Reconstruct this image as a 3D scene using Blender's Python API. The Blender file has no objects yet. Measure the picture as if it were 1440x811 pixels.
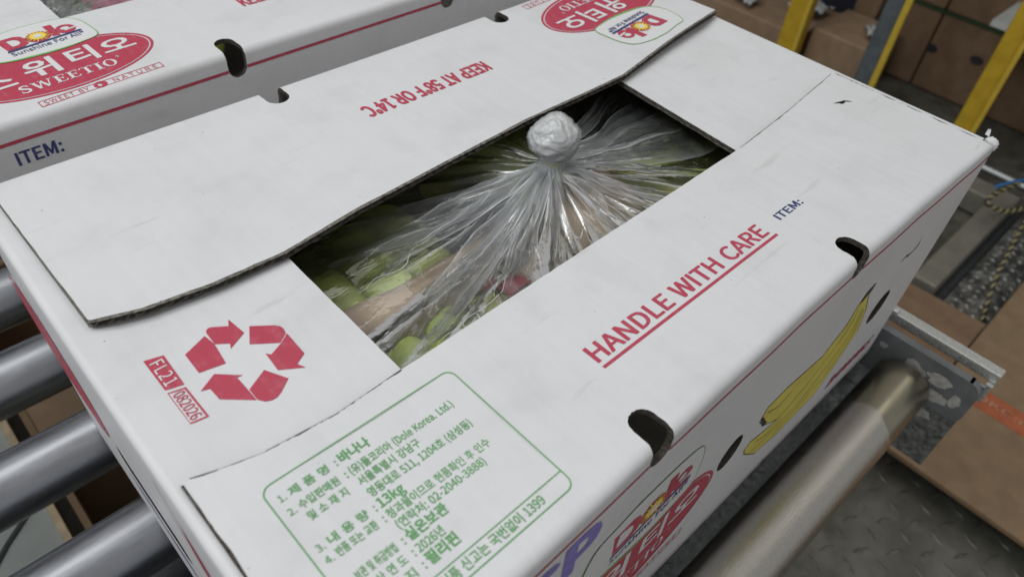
import bpy, bmesh, math, random
from mathutils import Vector, Matrix, noise
from mathutils.geometry import delaunay_2d_cdt
random.seed(7)
S = bpy.context.scene
COL = S.collection
PI = math.pi

# ------------------------------------------------------------------ camera
cam_d = bpy.data.cameras.new("camera")
cam = bpy.data.objects.new("camera", cam_d)
COL.objects.link(cam)
right = Vector((0.72525305, -0.68501262, 0.06903418))
down = Vector((-0.44785827, -0.54556000, -0.70837278))
fwd = Vector((0.52290629, 0.48283199, -0.70245447))
cam.matrix_world = Matrix(((right.x, -down.x, -fwd.x, -0.0193342),
                           (right.y, -down.y, -fwd.y, -0.074898),
                           (right.z, -down.z, -fwd.z, 0.27292575),
                           (0, 0, 0, 1)))
cam_d.sensor_width = 36
cam_d.lens = 26.14
cam_d.clip_start = 0.01
cam_d.clip_end = 60
cam_d.dof.use_dof = True
cam_d.dof.focus_distance = 0.44
cam_d.dof.aperture_fstop = 9.5
S.camera = cam

# ------------------------------------------------------------------ world, lamps, exposure
W_ = bpy.data.worlds.new("World")
S.world = W_
W_.use_nodes = True
W_.node_tree.nodes["Background"].inputs[0].default_value = (0.985, 0.985, 1.0, 1)
W_.node_tree.nodes["Background"].inputs[1].default_value = 0.34


def area(name, loc, target, sx, sy, power, col):
    d = bpy.data.lights.new(name, 'AREA')
    d.shape = 'RECTANGLE'
    d.size, d.size_y, d.energy, d.color = sx, sy, power, col
    o = bpy.data.objects.new(name, d)
    COL.objects.link(o)
    o.location = loc
    o.rotation_euler = (Vector(target) - Vector(loc)).to_track_quat('-Z', 'Y').to_euler()
    return o


area("ceiling_lamp", (-1.30, 0.60, 2.05), (0.2, 0.2, 0), 1.9, 0.8, 28, (0.95, 0.98, 1.0))
area("ceiling_lamp", (0.55, 0.80, 2.4), (0.35, 0.2, 0), 1.8, 0.8, 10, (1.0, 0.99, 0.96))
area("ceiling_lamp", (2.9, -0.9, 2.2), (1.6, 0.1, -0.7), 1.2, 0.4, 3, (1.0, 0.95, 0.86))

S.view_settings.view_transform = 'Standard'
S.view_settings.look = 'None'
S.view_settings.exposure = 0.09
S.view_settings.gamma = 1
S.render.engine = 'CYCLES'
S.cycles.use_denoising = True
S.cycles.denoising_input_passes = 'RGB'
S.cycles.max_bounces = 14
S.cycles.transparent_max_bounces = 40
S.cycles.caustics_reflective = False
S.cycles.caustics_refractive = False
S.cycles.sample_clamp_indirect = 6


# ------------------------------------------------------------------ materials
def new_mat(name):
    m = bpy.data.materials.new(name)
    m.use_nodes = True
    nt = m.node_tree
    b = nt.nodes["Principled BSDF"]
    return m, nt, b


def N(nt, typ, **kw):
    n = nt.nodes.new(typ)
    for k, v in kw.items():
        setattr(n, k, v)
    return n


def noise_node(nt, scale, detail=4, rough=.55, coord='Object', stretch=None):
    tc = N(nt, 'ShaderNodeTexCoord')
    n = N(nt, 'ShaderNodeTexNoise')
    n.inputs['Scale'].default_value = scale
    n.inputs['Detail'].default_value = detail
    n.inputs['Roughness'].default_value = rough
    if stretch:
        mp = N(nt, 'ShaderNodeMapping')
        mp.inputs['Scale'].default_value = stretch
        nt.links.new(tc.outputs[coord], mp.inputs[0])
        nt.links.new(mp.outputs[0], n.inputs[0])
    else:
        nt.links.new(tc.outputs[coord], n.inputs[0])
    return n


def ramp(nt, src, stops):
    r = N(nt, 'ShaderNodeValToRGB')
    e = r.color_ramp.elements
    while len(e) < len(stops):
        e.new(.5)
    for k, (p, c) in enumerate(stops):
        e[k].position = p
        e[k].color = (*c, 1) if len(c) == 3 else c
    nt.links.new(src, r.inputs[0])
    return r


def bump(nt, b, src, strength, dist=.001, prev=None):
    bp = N(nt, 'ShaderNodeBump')
    bp.inputs['Strength'].default_value = strength
    bp.inputs['Distance'].default_value = dist
    nt.links.new(src, bp.inputs['Height'])
    if prev:
        nt.links.new(prev.outputs[0], bp.inputs['Normal'])
    nt.links.new(bp.outputs[0], b.inputs['Normal'])
    return bp


def plain(name, c, rough=.6, metal=0, nscale=0, var=.25, bumpd=0, stretch=None, spec=None, coat=0):
    m, nt, b = new_mat(name)
    b.inputs['Base Color'].default_value = (*c, 1)
    b.inputs['Roughness'].default_value = rough
    b.inputs['Metallic'].default_value = metal
    if spec is not None:
        b.inputs['Specular IOR Level'].default_value = spec
    if coat:
        b.inputs['Coat Weight'].default_value = coat
    if nscale:
        n = noise_node(nt, nscale, stretch=stretch)
        lo = tuple(x * (1 - var) for x in c)
        hi = tuple(min(1, x * (1 + var)) for x in c)
        r = ramp(nt, n.outputs[0], [(.3, lo), (.7, hi)])
        nt.links.new(r.outputs[0], b.inputs['Base Color'])
        if bumpd:
            bump(nt, b, n.outputs[0], .6, bumpd)
    return m


def card_white():
    m, nt, b = new_mat("white_coated_card")
    n = noise_node(nt, 26, 6, .6)
    r = ramp(nt, n.outputs[0], [(.25, (.715, .715, .72)), (.5, (.775, .778, .785)), (.8, (.79, .793, .80))])
    # tiny specks of dirt
    n2 = noise_node(nt, 420, 1, .4)
    r2 = ramp(nt, n2.outputs[0], [(.0, (.35, .33, .3)), (.165, (.35, .33, .3)), (.185, (1, 1, 1)), (1, (1, 1, 1))])
    # rubbed grey smudges
    n4 = noise_node(nt, 9, 5, .7)
    r4 = ramp(nt, n4.outputs[0], [(.0, (.93, .928, .925)), (.36, (.965, .962, .958)), (.5, (1, 1, 1)), (1, (1, 1, 1))])
    mx = N(nt, 'ShaderNodeMix', data_type='RGBA', blend_type='MULTIPLY')
    mx.inputs['Factor'].default_value = 1
    nt.links.new(r.outputs[0], mx.inputs['A'])
    nt.links.new(r2.outputs[0], mx.inputs['B'])
    mx2 = N(nt, 'ShaderNodeMix', data_type='RGBA', blend_type='MULTIPLY')
    mx2.inputs['Factor'].default_value = 1
    nt.links.new(mx.outputs['Result'], mx2.inputs['A'])
    nt.links.new(r4.outputs[0], mx2.inputs['B'])
    # thin rubbed lines and scuffs
    n6 = noise_node(nt, 1, 4, .6, stretch=(14, 130, 40))
    r6 = ramp(nt, n6.outputs[0], [(.0, (1, 1, 1)), (.64, (1, 1, 1)), (.72, (.90, .89, .88)), (1, (.86, .85, .84))])
    mx3 = N(nt, 'ShaderNodeMix', data_type='RGBA', blend_type='MULTIPLY')
    mx3.inputs['Factor'].default_value = 1
    nt.links.new(mx2.outputs['Result'], mx3.inputs['A'])
    nt.links.new(r6.outputs[0], mx3.inputs['B'])
    nt.links.new(mx3.outputs['Result'], b.inputs['Base Color'])
    b.inputs['Roughness'].default_value = .48
    b.inputs['Specular IOR Level'].default_value = .35
    # washboard of the flutes (run along y on top) and paper dents
    n3 = noise_node(nt, 1, 3, .5, stretch=(120, 5, 5))
    bp = bump(nt, b, n3.outputs[0], .32, .0012)
    n5 = noise_node(nt, 38, 4, .6)
    bp2 = bump(nt, b, n5.outputs[0], .22, .0010, bp)
    return m


M_CARD = card_white()
M_KRAFT_IN = plain("grey_kraft_inside", (.34, .31, .28), .8, nscale=40, var=.2, bumpd=.0003)
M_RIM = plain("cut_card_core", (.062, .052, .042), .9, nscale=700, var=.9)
M_FLUTE = plain("flute_paper", (.17, .158, .135), .85, nscale=400, var=.7)
def ink(name, c):
    """flexo ink: slightly patchy, faint bands where the flutes carried the plate"""
    m, nt, b = new_mat(name)
    n = noise_node(nt, 190, 4, .6)
    n2 = noise_node(nt, 1, 2, .5, stretch=(300, 6, 300))
    md = N(nt, 'ShaderNodeMath', operation='MULTIPLY_ADD')
    nt.links.new(n.outputs[0], md.inputs[0])
    md.inputs[1].default_value = .6
    m2 = N(nt, 'ShaderNodeMath', operation='MULTIPLY')
    nt.links.new(n2.outputs[0], m2.inputs[0])
    m2.inputs[1].default_value = .4
    nt.links.new(m2.outputs[0], md.inputs[2])
    pale = tuple(x + (.76 - x) * .09 for x in c)
    r = ramp(nt, md.outputs[0], [(.30, tuple(x * .94 for x in c)), (.52, c), (.70, pale)])
    nt.links.new(r.outputs[0], b.inputs['Base Color'])
    b.inputs['Roughness'].default_value = .5
    return m


M_RED = ink("red_print", (.53, .060, .105))
M_GREEN = ink("green_print", (.12, .39, .12))
M_LGREEN = plain("leaf_green_print", (.20, .50, .13), .5, nscale=300, var=.12)
M_NAVY = ink("navy_print", (.040, .055, .19))
M_PURPLE = plain("violet_print", (.27, .23, .62), .5, nscale=300, var=.2)
M_YELLOW = plain("yellow_print", (.78, .68, .12), .5, nscale=60, var=.12)
M_SUN = plain("sun_print", (.95, .75, .10), .5)
M_ORANGE = plain("orange_print", (.90, .36, .10), .5)
M_BLACK = plain("black_print", (.03, .03, .035), .6)
M_WHITEP = plain("white_print", (.80, .80, .80), .5)

# ------------------------------------------------------------------ glyph outlines for the printed text
# each glyph: advance, then outline loops x,y,x,y in thousandths of an em
GLYPHS = {
'핀': (920, [708,826,708,158,791,158,791,826], [204,220,204,-58,813,-58,813,10,287,10,287,220], [75,295,246,297,435,305,625,326,619,388,486,375,486,674,576,674,576,742,90,742,90,674,179,674,179,364,65,364], [259,674,406,674,406,371,259,366]),
'부': (920, [153,790,153,399,765,399,765,790,682,790,682,666,235,666,235,790], [235,599,682,599,682,467,235,467], [49,291,49,224,416,224,416,-78,498,-78,498,224,869,224,869,291]),
'품': (920, [686,151,686,2,231,2,231,151], [150,217,150,-66,767,-66,767,217,499,217,499,323,867,323,867,390,50,390,50,323,417,323,417,217], [129,542,129,474,786,474,786,542,653,542,653,730,789,730,789,798,126,798,126,730,262,730,262,542], [345,730,570,730,570,542,345,542]),
'급': (920, [156,309,156,-66,763,-66,763,309,681,309,681,190,238,190,238,309], [238,125,681,125,681,2,238,2], [50,458,50,390,870,390,870,458,739,458,761,605,764,719,764,786,154,786,154,718,682,718,679,604,658,458]),
'물': (920, [156,797,156,521,761,521,761,797], [679,731,679,587,237,587,237,731], [151,-3,151,-68,789,-68,789,-3,232,-3,232,87,762,87,762,291,499,291,499,379,867,379,867,446,50,446,50,379,416,379,416,291,149,291,149,227,681,227,681,148,151,148]),
'제': (920, [738,827,738,-78,817,-78,817,827], [557,806,557,502,408,502,408,434,557,434,557,-31,635,-31,635,806], [64,721,64,653,235,653,235,571,212,409,145,267,39,165,90,103,205,220,276,388,346,233,457,124,507,186,402,283,337,418,315,571,315,653,477,653,477,721]),
'명': (920, [423,691,423,423,173,423,173,691], [496,265,335,245,232,186,195,94,232,2,335,-56,496,-76,657,-56,761,2,797,94,761,186,657,245], [496,200,657,172,715,94,657,17,496,-11,336,17,277,94,336,172], [711,613,711,501,504,501,504,613], [92,758,92,356,504,356,504,433,711,433,711,292,794,292,794,827,711,827,711,680,504,680,504,758]),
'바': (920, [86,750,86,139,507,139,507,750,425,750,425,512,168,512,168,750], [168,446,425,446,425,208,168,208], [662,827,662,-78,745,-78,745,400,893,400,893,471,745,471,745,827]),
'나': (920, [662,827,662,-77,745,-77,745,397,889,397,889,466,745,466,745,827], [86,221,86,152,158,152,296,156,439,168,588,192,578,262,436,238,300,225,168,221,168,738,86,738]),
'수': (920, [416,795,416,744,369,625,249,533,92,483,125,416,262,457,379,529,460,627,541,529,658,457,794,416,827,483,670,534,550,626,502,744,502,795], [50,318,50,249,416,249,416,-78,498,-78,498,249,867,249,867,318]),
'입': (920, [708,827,708,341,791,341,791,827], [209,296,209,-66,791,-66,791,296,709,296,709,187,290,187,290,296], [290,121,709,121,709,2,290,2], [306,784,137,726,70,575,137,425,306,367,476,425,542,575,476,726], [306,714,417,676,461,575,417,475,306,436,195,475,151,575,195,676]),
'판': (920, [62,295,233,297,421,306,609,327,603,389,471,377,471,674,561,674,561,742,77,742,77,674,167,674,167,365,52,364], [247,674,391,674,391,372,247,367], [669,826,669,160,752,160,752,482,885,482,885,552,752,552,752,826], [189,223,189,-58,792,-58,792,10,271,10,271,223]),
'매': (920, [82,722,82,165,427,165,427,722], [349,656,349,231,160,231,160,656], [538,808,538,-32,617,-32,617,400,739,400,739,-78,819,-78,819,827,739,827,739,469,617,469,617,808]),
'원': (920, [339,790,179,747,117,632,179,518,339,475,500,518,561,632,500,747], [339,728,442,702,482,632,442,563,339,537,235,563,195,632,235,702], [56,340,306,344,306,170,389,170,389,349,634,375,628,435,429,418,228,410,45,408], [523,292,523,232,707,232,707,139,790,139,790,826,707,826,707,292], [173,206,173,-58,812,-58,812,10,256,10,256,206]),
'유': (920, [457,791,292,767,181,698,141,593,181,489,292,421,457,397,623,421,734,489,774,593,734,698,623,767], [457,724,625,689,689,593,625,499,457,464,290,499,226,593,290,689], [49,312,49,244,260,244,260,-78,345,-78,345,244,571,244,571,-78,655,-78,655,244,869,244,869,312]),
'돌': (920, [50,434,50,367,867,367,867,434,500,434,500,520,770,520,770,587,241,587,241,724,761,724,761,792,159,792,159,520,417,520,417,434], [151,-2,151,-67,789,-67,789,-2,232,-2,232,88,762,88,762,291,149,291,149,228,681,228,681,148,151,148]),
'코': (920, [148,739,148,671,687,671,687,653,685,521,122,498,135,426,681,458,649,243,731,234,758,401,767,537,768,653,768,739], [368,348,368,114,50,114,50,45,867,45,867,114,450,114,450,348]),
'리': (920, [709,827,709,-79,791,-79,791,827], [100,743,100,675,434,675,434,487,102,487,102,140,177,140,328,143,476,153,632,173,624,241,473,222,330,212,186,209,186,420,518,420,518,743]),
'아': (920, [290,757,172,718,92,609,63,442,92,274,172,165,290,126,408,165,488,274,517,442,488,609,408,718], [290,683,397,617,438,442,397,266,290,200,183,266,142,442,183,617], [662,827,662,-78,745,-78,745,396,893,396,893,466,745,466,745,827]),
'및': (920, [97,768,97,399,519,399,519,768], [438,702,438,465,178,465,178,702], [708,827,708,308,790,308,790,827], [463,334,463,246,197,246,197,182,462,182,418,96,308,27,161,-11,190,-75,320,-42,429,14,504,90,579,15,686,-42,815,-75,844,-11,698,29,590,98,547,182,812,182,812,246,546,246,546,334]),
'소': (920, [415,328,415,108,50,108,50,40,870,40,870,108,497,108,497,328], [412,766,412,697,362,556,239,446,82,386,118,317,254,366,373,452,456,568,539,452,659,366,795,317,831,386,674,446,550,556,499,697,499,766]),
'재': (920, [544,808,544,-32,623,-32,623,392,741,392,741,-78,821,-78,821,827,741,827,741,462,623,462,623,808], [62,720,62,652,237,652,237,582,215,411,149,270,40,172,92,108,209,222,279,386,349,240,462,140,511,204,404,295,339,426,317,582,317,652,481,652,481,720]),
'지': (920, [707,827,707,-78,790,-78,790,827], [79,734,79,665,289,665,289,551,256,395,170,256,50,162,98,96,195,167,276,270,332,394,389,278,470,184,568,118,614,184,493,271,406,401,373,551,373,665,584,665,584,734]),
'서': (920, [712,827,712,520,502,520,502,452,712,452,712,-79,794,-79,794,827], [283,749,283,587,252,422,169,278,49,180,101,113,196,186,273,290,326,416,379,297,456,199,550,129,600,196,482,289,398,427,367,587,367,749]),
'울': (920, [458,816,287,798,178,745,140,660,178,575,287,521,458,503,630,521,738,575,776,660,738,745,630,798], [458,753,630,729,691,660,630,590,458,566,287,590,226,660,287,729], [151,-3,151,-68,789,-68,789,-3,232,-3,232,89,762,89,762,293,499,293,499,377,867,377,867,444,50,444,50,377,416,377,416,293,149,293,149,230,681,230,681,150,151,150]),
'특': (920, [49,349,49,282,867,282,867,349], [141,195,141,128,678,128,678,-78,761,-78,761,195], [157,803,157,434,771,434,771,499,240,499,240,589,742,589,742,653,240,653,240,737,766,737,766,803]),
'별': (920, [177,591,421,591,421,458,177,458], [711,634,711,534,503,534,503,634], [94,785,94,391,503,391,503,469,711,469,711,355,793,355,793,827,711,827,711,698,503,698,503,785,421,785,421,656,177,656,177,785], [213,1,213,-66,827,-66,827,1,295,1,295,96,793,96,793,311,211,311,211,245,711,245,711,159,213,159]),
'시': (920, [707,827,707,-79,790,-79,790,827], [288,749,288,587,255,419,168,275,45,179,96,110,195,182,275,286,331,413,387,293,466,196,562,128,612,194,491,286,404,426,371,587,371,749]),
'강': (920, [468,275,312,254,210,193,173,99,210,5,312,-55,468,-76,683,-29,762,99,683,228], [468,209,623,180,681,99,623,19,468,-10,313,19,255,99,313,180], [669,827,669,286,752,286,752,524,885,524,885,593,752,593,752,827], [90,760,90,692,417,692,363,549,238,432,51,350,85,283,311,390,456,551,507,760]),
'남': (920, [182,266,182,-65,752,-65,752,266], [671,200,671,2,263,2,263,200], [669,826,669,315,752,315,752,550,886,550,886,619,752,619,752,826], [93,453,93,384,165,384,300,388,440,400,587,424,577,493,437,470,305,458,176,453,176,781,93,781]),
'구': (920, [50,380,50,311,415,311,415,-79,498,-79,498,311,867,311,867,380,735,380,757,552,760,689,760,768,152,768,152,701,678,701,678,689,675,552,650,380]),
'영': (920, [297,702,407,662,450,558,407,455,297,414,187,455,143,558,187,662], [496,270,335,249,232,190,195,97,232,4,335,-55,496,-76,657,-55,761,4,797,97,761,190,657,249], [496,205,658,177,716,97,658,18,496,-10,335,18,276,97,335,177], [517,629,711,629,711,488,518,488,529,558], [711,827,711,696,479,696,401,753,297,773,130,713,64,558,130,403,297,343,401,364,479,420,711,420,711,292,794,292,794,827]),
'동': (920, [458,249,292,230,186,175,148,86,186,-2,292,-58,458,-77,624,-58,730,-2,767,86,730,175,624,230], [458,184,624,158,684,86,624,13,458,-12,292,13,232,86,292,158], [153,785,153,485,418,485,418,381,50,381,50,314,868,314,868,381,499,381,499,485,772,485,772,552,235,552,235,719,766,719,766,785]),
'대': (920, [533,807,533,-31,610,-31,610,396,738,396,738,-78,817,-78,817,827,738,827,738,464,610,464,610,807], [82,717,82,145,141,145,319,150,476,172,468,241,325,221,165,215,165,649,418,649,418,717]),
'로': (920, [152,340,152,272,417,272,417,103,50,103,50,34,870,34,870,103,499,103,499,272,789,272,789,340,234,340,234,486,768,486,768,760,150,760,150,692,686,692,686,552,152,552]),
'호': (920, [458,500,613,472,670,394,613,316,458,288,303,316,246,394,303,472], [417,812,417,694,90,694,90,626,825,626,825,694,499,694,499,812], [458,566,241,521,162,394,230,274,417,222,417,96,50,96,50,28,870,28,870,96,499,96,499,222,686,274,754,394,675,521]),
'삼': (920, [184,256,184,-66,752,-66,752,256], [670,189,670,2,265,2,265,189], [272,781,272,691,244,561,166,454,46,382,90,316,229,408,316,547,402,423,531,342,575,407,460,474,382,574,354,693,354,781], [669,827,669,298,752,298,752,533,885,533,885,602,752,602,752,827]),
'성': (920, [496,265,335,245,232,186,195,94,232,2,335,-56,496,-76,657,-56,761,2,797,94,761,186,657,245], [496,199,657,171,715,94,657,18,496,-10,336,18,277,94,336,171], [278,776,278,683,250,552,170,445,49,374,93,307,234,398,321,538,406,415,536,334,581,399,465,465,388,565,360,686,360,776], [514,636,514,567,711,567,711,292,794,292,794,827,711,827,711,636]),
'내': (920, [531,807,531,-31,609,-31,609,390,736,390,736,-78,816,-78,816,827,736,827,736,459,609,459,609,807], [94,229,94,156,151,156,304,162,476,185,466,258,177,229,177,718,94,718]),
'용': (920, [458,244,292,226,185,172,148,85,185,-3,292,-57,458,-76,624,-57,730,-3,767,85,730,172,624,226], [458,180,624,155,684,85,624,13,458,-12,292,13,232,85,292,155], [458,745,629,718,691,642,629,566,458,539,288,566,225,642,288,718], [458,810,289,790,179,733,140,642,169,562,251,507,251,380,50,380,50,313,867,313,867,380,665,380,665,507,747,562,776,642,737,733,628,790], [334,380,334,485,458,475,583,485,583,380]),
'량': (920, [463,253,245,210,165,88,245,-33,463,-76,681,-33,760,88,681,210], [463,188,622,162,679,88,622,14,463,-12,304,14,246,88,304,162], [669,826,669,279,752,279,752,426,886,426,886,496,752,496,752,616,886,616,886,686,752,686,752,826], [87,770,87,703,413,703,413,589,89,589,89,332,160,332,314,334,452,343,590,362,582,430,449,412,317,404,171,401,171,525,494,525,494,770]),
'반': (920, [87,761,87,314,506,314,506,761,424,761,424,610,169,610,169,761], [169,545,424,545,424,381,169,381], [669,826,669,162,752,162,752,484,885,484,885,553,752,553,752,826], [189,226,189,-58,792,-58,792,10,271,10,271,226]),
'또': (920, [481,742,481,341,806,341,806,409,564,409,564,674,796,674,796,742], [416,296,416,106,50,106,50,38,870,38,870,106,498,106,498,296], [120,410,120,341,171,341,304,345,442,366,434,435,203,410,203,673,426,673,426,741,120,741]),
'는': (920, [49,366,49,299,869,299,869,366], [160,794,160,488,775,488,775,555,242,555,242,794], [154,208,154,-56,780,-56,780,12,237,12,237,208]),
'교': (920, [135,736,135,668,690,668,690,637,689,521,681,392,658,244,740,235,763,389,771,519,772,637,772,736], [474,416,474,118,333,118,333,416,250,416,250,118,50,118,50,49,867,49,867,118,556,118,556,416]),
'환': (920, [327,580,424,558,459,499,424,441,327,419,231,441,195,499,231,558], [668,827,668,119,751,119,751,442,883,442,883,511,751,511,751,827], [179,166,179,-58,783,-58,783,10,262,10,262,166], [327,638,174,601,116,499,163,406,287,362,287,294,45,290,55,223,229,226,424,237,620,263,614,322,369,298,369,362,492,406,538,499,480,601], [287,830,287,739,68,739,68,676,587,676,587,739,369,739,369,830]),
'청': (920, [496,255,335,236,232,180,195,90,232,0,335,-56,496,-76,657,-56,761,0,797,90,761,180,657,236], [496,190,657,164,715,90,657,16,496,-11,336,16,277,90,336,164], [276,831,276,718,75,718,75,651,276,651,276,634,248,518,169,422,52,358,92,293,231,375,319,504,408,390,546,317,585,382,422,481,358,634,358,651,558,651,558,718,359,718,359,831], [711,827,711,569,530,569,530,501,711,501,711,279,794,279,794,827]),
'과': (920, [91,728,91,660,465,660,461,523,439,327,521,320,540,471,546,591,547,679,547,728], [51,120,225,122,417,132,610,154,605,216,314,194,314,469,232,469,232,192,41,189], [660,827,660,-78,743,-78,743,378,887,378,887,449,743,449,743,827]),
'이': (920, [707,827,707,-79,790,-79,790,827], [313,757,194,718,113,609,83,442,113,274,194,165,313,126,432,165,512,274,542,442,512,609,432,718], [313,683,421,617,462,442,421,266,313,200,205,266,163,442,205,617]),
'므': (920, [50,111,50,42,870,42,870,111], [146,748,146,319,770,319,770,748], [689,681,689,385,227,385,227,681]),
'현': (920, [307,600,160,552,103,427,160,302,307,254,455,302,512,427,455,552], [307,534,399,505,434,427,399,349,307,319,216,349,181,427,216,505], [558,396,558,329,711,329,711,136,794,136,794,826,711,826,711,586,558,586,558,518,711,518,711,396], [267,827,267,716,51,716,51,649,558,649,558,716,349,716,349,827], [213,196,213,-58,815,-58,815,10,296,10,296,196]),
'확': (920, [156,174,156,108,668,108,668,-78,751,-78,751,174], [327,590,424,570,459,514,424,458,327,437,231,458,195,514,231,570], [327,648,174,612,116,514,163,424,287,382,287,316,45,313,55,246,229,248,423,257,620,282,614,341,369,319,369,382,492,425,538,514,480,612], [668,826,668,220,751,220,751,484,883,484,883,553,751,553,751,826], [287,834,287,745,68,745,68,682,587,682,587,745,369,745,369,834]),
'인': (920, [708,826,708,166,791,166,791,826], [306,763,138,701,70,541,138,381,306,318,475,381,542,541,475,701], [306,691,417,649,461,541,417,433,306,391,196,433,151,541,196,649], [210,233,210,-58,819,-58,819,10,293,10,293,233]),
'후': (920, [458,604,242,565,164,453,242,342,458,303,674,342,752,453,674,565], [458,541,612,518,666,453,612,389,458,366,305,389,250,453,305,518], [417,832,417,724,93,724,93,656,820,656,820,724,499,724,499,832], [50,240,50,172,417,172,417,-79,499,-79,499,172,870,172,870,240]),
'연': (920, [297,695,406,653,450,542,406,432,297,389,187,432,143,542,187,653], [711,617,711,469,518,469,529,542,517,617], [297,769,130,706,64,542,130,380,297,316,403,339,482,401,711,401,711,158,794,158,794,826,711,826,711,685,481,685,402,747], [217,227,217,-58,819,-58,819,10,299,10,299,227]),
'락': (920, [164,229,164,161,669,161,669,-77,752,-77,752,229], [87,773,87,705,413,705,413,587,89,587,89,324,160,324,314,327,452,336,590,354,582,422,449,404,317,396,171,393,171,522,494,522,494,773], [669,826,669,277,752,277,752,526,886,526,886,595,752,595,752,826]),
'처': (920, [517,464,517,396,711,396,711,-79,794,-79,794,827,711,827,711,464], [280,810,280,670,76,670,76,603,280,603,280,534,250,383,170,251,52,161,98,97,193,164,270,260,322,377,376,266,453,176,548,113,594,177,475,264,393,389,362,534,362,603,563,603,563,670,363,670,363,810]),
'보': (920, [229,534,689,534,689,368,229,368], [146,763,146,300,417,300,417,106,50,106,50,37,870,37,870,106,499,106,499,300,771,300,771,763,689,763,689,602,229,602,229,763]),
'관': (920, [99,757,99,688,466,688,442,449,524,441,544,597,547,709,547,757], [53,290,228,292,422,303,615,326,610,387,317,363,317,555,235,555,235,360,44,358], [670,827,670,146,754,146,754,463,883,463,883,533,754,533,754,827], [182,208,182,-58,783,-58,783,10,265,10,265,208]),
'취': (920, [709,826,709,-78,791,-78,791,826], [307,825,307,724,109,724,109,659,307,659,307,656,247,527,90,447,125,382,263,444,350,546,437,452,571,394,605,459,450,534,390,656,390,659,588,659,588,724,390,724,390,825], [59,249,309,253,309,-51,392,-51,392,258,650,286,644,347,440,328,235,320,48,319]),
'방': (920, [464,259,246,215,166,92,246,-33,464,-77,681,-33,760,92,681,215], [464,193,622,167,679,92,622,16,464,-11,306,16,248,92,306,167], [87,770,87,353,506,353,506,770,424,770,424,634,169,634,169,770], [169,568,424,568,424,420,169,420], [669,827,669,284,752,284,752,530,885,530,885,600,752,600,752,827]),
'법': (920, [177,576,421,576,421,434,177,434], [215,289,215,-65,793,-65,793,289,711,289,711,180,297,180,297,289], [297,114,711,114,711,3,297,3], [711,827,711,605,503,605,503,780,421,780,421,642,177,642,177,780,94,780,94,366,503,366,503,536,711,536,711,333,794,333,794,827]),
'실': (920, [708,827,708,359,790,359,790,827], [209,-1,209,-68,822,-68,822,-1,289,-1,289,95,791,95,791,313,206,313,206,247,709,247,709,158,209,158], [285,801,285,732,256,607,176,502,56,433,98,367,238,455,328,591,418,465,556,384,597,449,479,514,398,613,369,732,369,801]),
'온': (920, [458,733,628,703,691,620,628,537,458,507,288,537,225,620,288,703], [458,800,289,779,179,717,140,620,215,494,417,440,417,346,50,346,50,278,867,278,867,346,500,346,500,440,702,494,776,620,737,717,627,779], [155,204,155,-58,776,-58,776,10,238,10,238,204]),
'생': (920, [515,248,294,205,213,86,294,-33,515,-76,736,-33,817,86,736,205], [515,184,675,158,734,86,675,14,515,-12,354,14,295,86,354,158], [239,770,239,649,189,496,50,378,95,314,208,397,280,515,349,411,458,339,502,403,368,505,319,649,319,770], [539,809,539,297,617,297,617,516,733,516,733,268,812,268,812,826,733,826,733,584,617,584,617,809]),
'산': (920, [272,772,272,661,244,529,166,421,46,350,91,284,229,374,316,513,403,388,535,306,577,372,461,439,383,539,354,658,354,772], [669,827,669,159,752,159,752,480,885,480,885,550,752,550,752,827], [190,223,190,-58,792,-58,792,10,274,10,274,223]),
'도': (920, [154,754,154,337,417,337,417,105,50,105,50,36,870,36,870,105,499,105,499,337,775,337,775,404,237,404,237,686,766,686,766,754]),
'년': (920, [455,536,455,469,711,469,711,156,794,156,794,826,711,826,711,709,455,709,455,642,711,642,711,536], [215,214,215,-58,818,-58,818,10,298,10,298,214], [103,360,103,291,171,291,301,294,432,304,570,324,561,393,431,374,307,364,185,360,185,761,103,761]),
'필': (920, [709,827,709,358,792,358,792,827], [205,-1,205,-68,825,-68,825,-1,287,-1,287,97,792,97,792,314,203,314,203,248,710,248,710,158,205,158], [75,389,248,392,437,402,623,423,619,483,486,471,486,700,576,700,576,765,90,765,90,700,179,700,179,458,65,457], [259,700,406,700,406,466,259,460]),
'정': (920, [496,260,335,240,232,182,195,91,232,0,335,-57,496,-77,657,-57,761,0,797,91,761,182,657,240], [496,195,657,168,715,91,657,15,496,-12,336,15,277,91,336,168], [711,827,711,592,533,592,533,523,711,523,711,288,794,288,794,827], [79,761,79,693,280,693,280,662,251,538,172,433,53,362,96,296,236,387,324,525,409,403,541,321,583,387,468,453,392,550,364,663,364,693,562,693,562,761]),
'불': (920, [158,813,158,514,760,514,760,813,678,813,678,728,240,728,240,813], [240,665,678,665,678,579,240,579], [151,-3,151,-68,789,-68,789,-3,232,-3,232,84,762,84,762,286,499,286,499,373,867,373,867,441,50,441,50,373,416,373,416,286,149,286,149,223,681,223,681,144,151,144]),
'식': (920, [187,237,187,169,708,169,708,-78,791,-78,791,237], [708,827,708,283,791,283,791,827], [285,784,285,696,256,567,177,459,58,386,100,320,240,411,328,551,418,421,554,336,595,402,477,470,398,573,369,696,369,784]),
'신': (920, [708,826,708,163,791,163,791,826], [210,224,210,-58,819,-58,819,10,293,10,293,224], [285,776,285,685,257,550,178,436,59,359,103,293,240,388,328,533,416,398,551,310,594,376,476,448,398,556,369,685,369,776]),
'고': (920, [137,736,137,668,687,668,687,647,686,531,677,397,653,238,737,228,761,393,769,529,770,647,770,736], [368,441,368,118,50,118,50,49,867,49,867,118,450,118,450,441]),
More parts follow.
